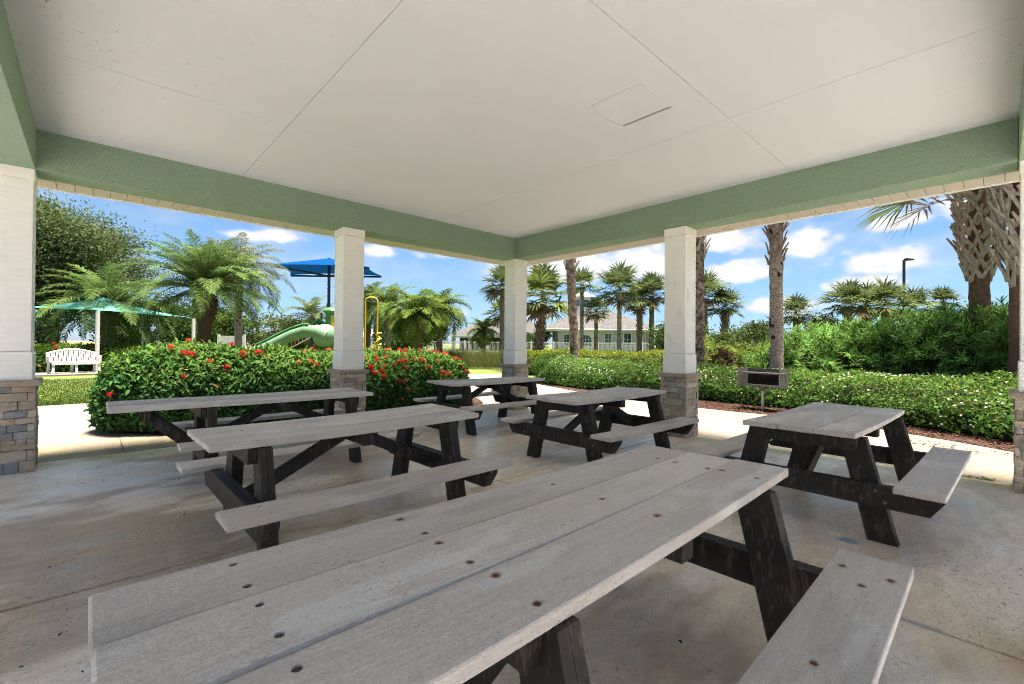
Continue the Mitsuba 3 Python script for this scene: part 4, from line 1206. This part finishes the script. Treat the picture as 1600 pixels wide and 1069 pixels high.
# ------------------------------------------------------------------ shade sail, bench, playground
sl = thing('shade_sail', 'teal four cornered shade canopy on white posts behind the left hedge', 'shade canopy')
cs_ = [np.array([.18, 25.75, 2.62]), np.array([3.30, 25.75 + 0, 2.48]), np.array([2.2, 29.4, 2.75]), np.array([-2.3, 28.6, 2.80])]
cs_ = [np.array([.18, 25.72, 2.62]), np.array([3.62, 26.6, 2.48]), np.array([1.9, 30.4, 2.75]), np.array([-2.6, 28.4, 2.72])]
apex = np.array([.35, 27.4, 3.30])
V, F = [], []
for k in range(4):
    a, b = cs_[k], cs_[(k + 1) % 4]
    n = 10; base_i = len(V)
    for i in range(n + 1):
        for j in range(n + 1 - i):
            u, v = i / n, j / n
            p = apex * (1 - u - v) + a * u + b * v
            e = u * v * 4
            p = p + (apex - (a + b) / 2) * np.array([1, 1, 0]) * .16 * e * (u + v) + np.array([0, 0, -.10 * math.sin(np.pi * (u + v)) + .12 * e * (u + v > .99)])
            V.append(p)
    def id_(i, j): return base_i + sum(n + 1 - q for q in range(i)) + j
    for i in range(n):
        for j in range(n - i):
            F.append((id_(i, j), id_(i + 1, j), id_(i, j + 1)))
            if i + j < n - 1: F.append((id_(i + 1, j), id_(i + 1, j + 1), id_(i, j + 1)))
put(sl, 'canopy', (np.array(V), np.array(F)), 'm_teal', smooth=40)
for c in cs_:
    put(sl, 'post', tube([(c[0], c[1], 0), (c[0], c[1], c[2] - .02)], .075, 12), 'm_vinyl', smooth=40)

bn = thing('park_bench', 'white slatted park bench with curved back on a concrete pad by the lawn', 'bench')
bx0 = np.array([-1.1, 24.2, .085]); ang = math.atan2(.25, 1.2) - .05
def BP(m): return moved(moved(m, rotz(ang + .1)), None, bx0)
BL = 1.4
for j in range(19):
    t = j / 18; xx = .05 + (BL - .1) * t
    put(bn, 'back_slat', BP(stick((xx, .42, .43), (xx, .55, .74 + .16 * math.sin(np.pi * t)), .045, .016, (0, 1, 0))), 'm_bench_white')
put(bn, 'top_rail', BP(tube([(BL * t, .56, .76 + .16 * math.sin(np.pi * t)) for t in np.linspace(0, 1, 13)], .035, 8)), 'm_bench_white', smooth=40)
for j in range(6): put(bn, 'seat_slat', BP(box(0, BL, -.05 + .08 * j, .015 + .08 * j, .41 + .004 * j, .435 + .004 * j, .005)), 'm_bench_white')
put(bn, 'front_rail', BP(box(0, BL, -.085, -.055, .33, .44, .005)), 'm_bench_white')
for xx in (.03, BL / 2, BL - .03):
    put(bn, 'leg', BP(stick((xx, -.05, 0), (xx + (.04 if xx < .2 else 0), .0, .41), .07, .07, (1, 0, 0))), 'm_bench_white')
    put(bn, 'leg', BP(stick((xx, .55, 0), (xx, .45, .43), .07, .07, (1, 0, 0))), 'm_bench_white')
for xx in (.0, BL):
    put(bn, 'arm', BP(cat([box(xx - .04, xx + .04, -.08, .5, .62, .66, .008), stick((xx, -.05, .41), (xx, -.05, .63), .06, .06, (1, 0, 0)), stick((xx, .50, .43), (xx, .57, .80), .06, .06, (1, 0, 0))])), 'm_bench_white')
k = put(None, 'bench_pad', moved(box(-2.2, 6.5, 23.75, 25.3, -.05, .085, .01)), 'm_walk'); labels[k] = {'kind': 'structure', 'label': 'pale concrete strip under the white bench'}

um = thing('shade_umbrella', 'large square blue fabric umbrella on a navy steel post over the playground', 'umbrella')
uc = np.array([10.15, 26.73]); zr, za = 5.35, 6.3
cor = [np.array([6.93, 26.89, 5.55]), np.array([10.87, 22.97, 5.42]), np.array([13.16, 26.05, 5.5]), np.array([8.94, 29.76, 5.5])]
A = np.array([uc[0], uc[1], za]); V, F = [], []
NC = len(cor)
for k in range(NC):
    a, b = cor[k], cor[(k + 1) % NC]
    n = 8; bi = len(V)
    for i in range(n + 1):
        for j in range(n + 1 - i):
            u, v = i / n, j / n
            p = A * (1 - u - v) + a * u + b * v
            e = u * v * 4
            p = p + (A - (a + b) / 2) * np.array([1, 1, 0]) * .12 * e * (u + v) + np.array([0, 0, .10 * e])
            V.append(p)
    def id_(i, j): return bi + sum(n + 1 - q for q in range(i)) + j
    for i in range(n):
        for j in range(n - i):
            F.append((id_(i, j), id_(i + 1, j), id_(i, j + 1)))
            if i + j < n - 1: F.append((id_(i + 1, j), id_(i + 1, j + 1), id_(i, j + 1)))
put(um, 'canopy', (np.array(V), np.array(F)), 'm_blue', smooth=40)
put(um, 'post', tube([(uc[0], uc[1], 0), (uc[0], uc[1], 6.3)], .085, 12), 'm_navy', smooth=40)
for c in cor:
    put(um, 'rib', tube([(uc[0], uc[1], 5.25), tuple(c + (A - c) * .02 + [0, 0, -.06])], .055, 8), 'm_navy', smooth=40)

pl = thing('play_structure', 'green playground tower with enclosed slide and small roofs under the blue umbrella', 'playground')
RT = np.array([math.sin(YAW), -math.cos(YAW), 0]); FD = np.array([math.cos(YAW), math.sin(YAW), 0])
org = np.array([9.45, 24.6, .1])
def W(r, d, z): return org + RT * r + FD * d + np.array([0, 0, z])
put(pl, 'deck', cat([hull([W(r, d, z) for r in (-.75, .55) for d in (-.6, .6) for z in (1.22, 1.30)])]), 'm_navy')
for r, d in ((-.75, -.6), (.55, -.6), (-.75, .6), (.55, .6)):
    h = {(-.75, -.6): 2.5, (.55, -.6): 2.6, (-.75, .6): 2.9, (.55, .6): 2.6}[(r, d)]
    put(pl, 'post', tube([W(r, d, -.1), W(r, d, h)], .06, 10), 'm_play_dark_green', smooth=40)
put(pl, 'tall_post', tube([W(-.28, .3, 0), W(-.28, .3, 3.40)], .07, 10), 'm_navy', smooth=40)
# gabled panel
pts = [(-.72, 1.3), (.0, 1.3), (.0, 2.25), (-.36, 2.55), (-.72, 2.25)]
put(pl, 'gable_panel', hull([W(r - .5, d, z) for r, z in pts for d in (.55, .60)]), 'm_play_dark_green')
put(pl, 'gable_rim', cat([stick(W(-1.28, .52, 2.22), W(-.86, .52, 2.58), .05, .10), stick(W(-.86, .52, 2.58), W(-.44, .52, 2.22), .05, .10)]), 'm_play_green')
# slide hood and slide
lat = []
for z, r in ((1.75, .40), (2.1, .38), (2.5, .36), (2.82, .36), (2.90, .48), (2.97, .48), (3.08, .38), (3.16, .2), (3.18, .02)): lat.append((z, r))
th = np.linspace(0, 2 * np.pi, 20, endpoint=False)
V = np.array([W(.15 + r * math.cos(t), -.1 + r * math.sin(t), z) for z, r in lat for t in th]); n = 20
F = [(i * n + j, i * n + (j + 1) % n, (i + 1) * n + (j + 1) % n, (i + 1) * n + j) for i in range(len(lat) - 1) for j in range(n)]
put(pl, 'slide_hood', (V, np.array(F)), 'm_play_green', smooth=40)
put(pl, 'hood_opening', hull([W(.15 + .37 * math.sin(t) , -.1 - .37 * math.cos(t) - .012, z) for t in np.linspace(.15, .95, 6) for z in (1.75, 2.72)]), 'm_yellow')
path_ = [W(.1, -.75, 1.6), W(-.4, -.85, 1.82), W(-.95, -.9, 1.88), W(-1.55, -.95, 1.68), W(-2.15, -1.0, 1.38), W(-2.7, -1.05, 1.08), W(-3.3, -1.1, .78)]
path_ = np.array([[np.interp(t, np.linspace(0, 1, 7), np.array(path_)[:, i]) for i in range(3)] for t in np.linspace(0, 1, 24)])
put(pl, 'slide', tube(path_, np.concatenate([np.linspace(.45, .38, 5), np.full(19, .32)]), 16), 'm_slide', smooth=50)
put(pl, 'slide_rim', tube([p + np.array([0, 0, .33]) - FD * .2 for p in path_[6:]], .05, 8), 'm_play_green', smooth=50)
put(pl, 'slide_bell', moved((lambda s: (np.array(s.vertices) * [.64, .62, .62], np.array(s.faces)))(trimesh.creation.icosphere(3, 1.0)), None, W(-.05, -.55, 1.62)), 'm_slide', smooth=True, label='pale green bulging slide entrance')
put(pl, 'railing', cat([tube([W(-2.6, .2, 1.15), W(-1.0, .2, 2.0)], .03, 8), tube([W(-2.6, .2, .75), W(-1.0, .2, 1.6)], .03, 8)] + [tube([W(-2.6 + q * .2, .2, .75 + q * .106), W(-2.6 + q * .2, .2, 1.15 + q * .106)], .018, 6) for q in range(9)]), 'm_beige')

cl = thing('loop_climber', 'yellow tubular playground climber right of the left middle column', 'climber')
org2 = np.array([10.62, 22.88, 0.05])
def W2(r, d, z): return org2 + RT * r + FD * d + np.array([0, 0, z])
arc = [W2(0, 0, 0), W2(0, 0, 3.45)] + [W2(.22 - .22 * math.cos(t), 0, 3.5 + .22 * math.sin(t)) for t in np.linspace(.2, np.pi / 2, 5)] + [W2(.42 + .22 * math.sin(t), 0, 3.5 + .22 * math.cos(t)) for t in np.linspace(0, np.pi / 2 - .2, 5)] + [W2(.64, 0, 3.45), W2(.64, 0, 0)]
put(cl, 'loop', tube(arc, .042, 10), 'm_yellow', smooth=50)
for z in (.9, 1.2, 1.5, 1.8): put(cl, 'rung', tube([W2(.64, -.1, z), W2(.64 + .2, .05, z + .04)], .05, 8), 'm_yellow', smooth=50)
put(cl, 'spiral', tube([W2(.64 + .14 * math.cos(t), .14 * math.sin(t), .4 + t * .09) for t in np.linspace(0, 15, 50)], .028, 6), 'm_yellow', smooth=50)

# ------------------------------------------------------------------ fence, clubhouse, wing, canopy, lamp
fe = thing('picket_fence', 'long white vinyl picket fence in front of the clubhouse', 'fence')
fa, fb = np.array([10.5, 58.6]), np.array([46.6, 25.0])
FL = np.linalg.norm(fb - fa); fd = (fb - fa) / FL
def FP(s, z, o=0.0): return np.array([*(fa + fd * s + np.array([fd[1], -fd[0]]) * o), z])
def gz(s): q = fa + fd * s; return float(rise(*q))
pk, n = [], int(FL / .14)
B8 = np.array([(0, 1, 2), (0, 2, 3), (4, 6, 5), (4, 7, 6), (0, 4, 5), (0, 5, 1), (1, 5, 6), (1, 6, 2), (2, 6, 7), (2, 7, 3), (3, 7, 4), (3, 4, 0)])
def bar(s0, s1, z0, z1, t=.02):
    return np.array([FP(s0, z0, -t), FP(s1, z0, -t), FP(s1, z1, -t), FP(s0, z1, -t), FP(s0, z0, t), FP(s1, z0, t), FP(s1, z1, t), FP(s0, z1, t)]), B8
for i in range(n):
    s = i * .14; z = gz(s)
    pk.append(bar(s, s + .04, z + .08, z + 1.28, .012))
put(fe, 'pickets', cat(pk), 'm_vinyl', kind='stuff')
for s in np.arange(0, FL - .1, 2.45):
    z, z2 = gz(s), gz(min(s + 2.45, FL))
    put(fe, 'post', bar(s - .065, s + .065, z - .1, z + 1.48, .065), 'm_vinyl')
    for h in (.15, 1.24):
        a = bar(s + .07, s + 2.38, 0, .09, .022); v = a[0].copy(); t = np.clip(((v[:, :2] - fa) @ fd - s) / 2.45, 0, 1); v[:, 2] += h + z * (1 - t) + z2 * t
        put(fe, 'rail', (v, a[1]), 'm_vinyl')
pf = thing('privacy_panel', 'solid white fence panel beside the date palm trunk beyond the hedge', 'fence')
q0 = np.array([6.05, 34.6]); q1 = q0 + RT[:2] * 1.75
dv = RT[:2]; nv = FD[:2]
def PP(a, b, z0, z1, t): return hull([(*(q0 + dv * r + nv * d), z) for r in (a, b) for d in (-t, t) for z in (z0, z1)])
for j in range(9): put(pf, 'board', PP(.1 + j * .165, .26 + j * .165, .2, 1.75, .015), 'm_vinyl')
put(pf, 'post', PP(-.05, .08, 0, 1.85, .065), 'm_vinyl'); put(pf, 'post', PP(1.62, 1.75, 0, 1.85, .065), 'm_vinyl')

def hip(o, r, d, x0, x1, y0, y1, ze, zr, rx0, rx1, ry):
    W_ = lambda a, b, z: o + r * a + d * b + np.array([0, 0, z])
    V = np.array([W_(x0, y0, ze), W_(x1, y0, ze), W_(x1, y1, ze), W_(x0, y1, ze), W_(rx0, ry, zr), W_(rx1, ry, zr)])
    return V, np.array([(0, 1, 5), (0, 5, 4), (1, 2, 5), (2, 3, 4), (2, 4, 5), (3, 0, 4), (0, 2, 1), (0, 3, 2)])


ch = thing('clubhouse', 'pale green single storey clubhouse with grey tiled hip roof and white cupola', 'building')
co = np.array([45.3, 39.8, .45])
def C(a, b, z): return co + RT * a + FD * b + np.array([0, 0, z - .45])
def cb(x0, x1, y0, y1, z0, z1): return hull([C(a, b, z) for a in (x0, x1) for b in (y0, y1) for z in (z0, z1)])
put(ch, 'wall', cb(0, 11.4, 0, 9, .2, 3.2), 'm_mint')
put(ch, 'wall', cb(11.403, 12.6, 1.5, 9, .2, 3.2), 'm_mint')
put(ch, 'roof', hip(co * [1, 1, 0], RT, FD, -2.5, 14.2, -.8, 11.5, 3.45, 6.35, 3.6, 7.6, 5.2), 'm_roof')
put(ch, 'fascia', cat([cb(-2.5, 14.2, -.84, -.803, 3.22, 3.47), cb(14.203, 14.24, -.8, 11.5, 3.22, 3.47), cb(-2.54, -2.503, -.8, 11.5, 3.22, 3.47)]), 'm_vinyl')
put(ch, 'soffit', cb(-2.5, 14.2, -.8, 11.5, 3.21, 3.24), 'm_vinyl')
put(ch, 'porch_post', cb(-2.2, -1.9, -.5, -.2, .2, 3.2), 'm_vinyl')
put(ch, 'bay_wall', cb(2.2, 4.95, -.25, -.003, .2, 3.2), 'm_vinyl')


def window(x0, x1, z0, z1, y, arch=False):
    fr = put(ch, 'window', cat([cb(x0 - .12, x0, y - .06, y + .05, z0 - .12, z1 + .12), cb(x1, x1 + .12, y - .06, y + .05, z0 - .12, z1 + .12), cb(x0, x1, y - .06, y + .05, z1, z1 + .12), cb(x0, x1, y - .09, y + .05, z0 - .12, z0),
                            cb(x0, x1, y - .045, y - .03, (z0 + z1) / 2 - .025, (z0 + z1) / 2 + .025), cb((x0 + x1) / 2 - .018, (x0 + x1) / 2 + .018, y - .044, y - .031, z0, z1)]), 'm_vinyl')
    put(fr, 'pane', cb(x0, x1, y - .029, y - .01, z0, z1), 'm_window')


window(.75, 1.4, 1.35, 2.75, 0); window(6.15, 7.0, 1.45, 2.9, 0); window(8.7, 9.6, 1.45, 2.95, 0)
aw = put(ch, 'arch_window', hull([C(3.55 + .78 * math.cos(t), y, 2.05 + .62 * math.sin(t)) for t in np.linspace(0, np.pi, 12) for y in (-.30, -.253)] + [C(x, y, 1.3) for x in (2.77, 4.33) for y in (-.30, -.253)]), 'm_window')
put(aw, 'mullion', cat([cb(3.53, 3.57, -.32, -.302, 1.3, 2.66), cb(2.8, 4.3, -.322, -.302, 2.03, 2.07), cb(3.1, 3.13, -.321, -.302, 1.3, 2.5), cb(3.97, 4.0, -.321, -.302, 1.3, 2.5)]), 'm_vinyl')
put(ch, 'downspout', tube([C(11.3, -.75, 3.3), C(11.45, -.3, 3.1), C(11.5, -.08, 2.9), C(11.5, -.08, .3)], .05, 8), 'm_vinyl')
cu = put(ch, 'cupola', cat([cb(2.0, 5.4, 3.9, 6.6, 5.2, 6.35), cb(2.3, 5.1, 4.1, 6.4, 6.353, 8.25)]), 'm_vinyl')
put(cu, 'roof', hip(co * [1, 1, 0], RT, FD, 1.85, 5.55, 3.7, 6.8, 8.253, 9.35, 3.65, 3.75, 5.25), 'm_vinyl')
put(cu, 'pane', cat([cb(a, a + .28, 4.07, 4.097, z, z + .42) for a in (2.75, 3.08, 4.0, 4.33) for z in (6.9, 7.36)]), 'm_window')
put(ch, 'gutter', tube([C(-2.5, -.9, 3.43), C(14.2, -.9, 3.43)], .06, 8), 'm_vinyl')

wg = thing('clubhouse_wing', 'low open sided clubhouse wing with tan posts and grey hip roof', 'building')
wo = np.array([38.5, 54.3, .4])
co2 = co; 
def C2(a, b, z): return np.array([wo[0], wo[1], 0]) + RT * a + FD * b + np.array([0, 0, z])
def cb2(x0, x1, y0, y1, z0, z1): return hull([C2(a, b, z) for a in (x0, x1) for b in (y0, y1) for z in (z0, z1)])
put(wg, 'roof', hip(wo * [1, 1, 0], RT, FD, -.3, 14.5, -.6, 8, 2.85, 5.25, 5.0, 11.0, 3.7), 'm_roof')
put(wg, 'fascia', cb2(-.3, 14.5, -.64, -.603, 2.5, 2.87), 'm_vinyl')
put(wg, 'rear_wall', cb2(.4, 13.8, 6, 6.2, .3, 2.7), 'm_shade_in')
put(wg, 'beam', cb2(-.1, 14.3, -.5, -.1, 2.3, 2.5), 'm_vinyl')
for a in (.0, 2.4, 4.9, 7.4, 9.9, 12.4): put(wg, 'post', cb2(a, a + .5, -.5, 0, .2, 2.297), 'm_beige')

pc = thing('pool_canopy', 'white fabric hip canopy behind the picket fence', 'canopy')
po = np.array([22.3, 45.2, .3])
V = hip(po * [1, 1, 0], RT, FD, -2.1, 2.1, -1.8, 1.8, 2.05, 2.95, -.3, .3, 0)
put(pc, 'canopy', V, 'm_canvas')
for a in (-1.9, 1.9):
    for b in (-1.6, 1.6): put(pc, 'post', tube([po * [1, 1, 0] + RT * a + FD * b, po * [1, 1, 0] + RT * a + FD * b + [0, 0, 2.1]], .05, 8), 'm_vinyl')

lp = thing('street_lamp', 'black street lamp with a flat shoebox head above the oleander hedge', 'lamp')
put(lp, 'pole', tube([(52.55, 5.8, .2), (52.55, 5.8, 9.1)], .11, 10), 'm_lamp', smooth=40)
lo = np.array([52.55, 5.8, 0])
put(lp, 'head', hull([lo + RT * a + FD * b + [0, 0, z] for a, b, z in ((.1, -.17, 9.05), (.1, .17, 9.05), (.1, -.17, 9.26), (.1, .17, 9.26), (.78, -.2, 9.1), (.78, .2, 9.1), (.72, -.18, 9.2), (.72, .18, 9.2))]), 'm_lamp')
put(lp, 'arm', tube([lo + [0, 0, 9.0], lo + RT * .3 + [0, 0, 9.14]], .06, 8), 'm_lamp')

# ------------------------------------------------------------------ park grill
gr = thing('barbecue_grill', 'black steel park grill box on a grey post in the mulch bed', 'grill')
go = np.array([10.36, 3.40, 0])
ga = math.radians(-94)
def GP(m): return moved(moved(m, rotz(ga)), None, go)
put(gr, 'post', GP(tube([(0, 0, -.05), (0, 0, .47)], .030, 12)), 'm_galv', smooth=40)
put(gr, 'bracket', GP(cat([box(-.07, .07, -.06, .06, .46, .50, .004), tube([(0, 0, .40), (0, 0, .46)], .045, 12)])), 'm_steel')
gw, gd, g0, g1 = .40, .24, .505, .80
t_ = .006
put(gr, 'firebox', GP(cat([box(-gw, gw, -gd, gd, g0, g0 + t_, 0), box(-gw, gw, gd - t_, gd, g0 + .007, g1 + .06, 0), box(-gw, gw, -gd, -gd + t_, g0 + .007, g0 + .035, 0)])), 'm_steel')
put(gr, 'soot_lining', GP(cat([box(-gw + .004, gw - .004, gd - t_ - .004, gd - t_ - .001, g0 + .012, g1 - .01, 0), box(-gw + .004, gw - .004, -gd + .012, gd - .012, g0 + .0075, g0 + .011, 0)])), 'm_soot', label='black sooty inside of the fire box')
for s in (-1, 1):
    sp_ = put(gr, 'side_plate', GP(box(s * gw, s * (gw + t_), -gd, gd, g0, g1 + .075, 0) if s > 0 else box(-gw - t_, -gw, -gd, gd, g0, g1 + .075, 0)), 'm_steel')
    for q in range(4):
        for w_ in (-.12, .05):
            put(sp_, 'slot', GP(box(s * (gw + t_ + .0005), s * (gw + t_ + .003), w_, w_ + .06, g0 + .13 + q * .04, g0 + .148 + q * .04, 0) if s > 0 else box(-gw - t_ - .003, -gw - t_ - .0005, w_, w_ + .06, g0 + .13 + q * .04, g0 + .148 + q * .04, 0)), 'm_dark_gap')
put(gr, 'grate', GP(cat([tube([(-gw, y, g1 - .02), (gw, y, g1 - .02)], .006, 6) for y in np.linspace(-gd + .01, gd - .08, 11)] + [box(-gw, gw, -gd - .012, -gd - .002, g1 - .035, g1 - .005, 0)])), 'm_steel', kind=None)
put(gr, 'handle', GP(cat([tube([(gw * s_, -.17, g1 - .02), (s_ * (gw + .12), -.17, g1 - .01)], .012, 8) for s_ in (-1, 1)])), 'm_steel')
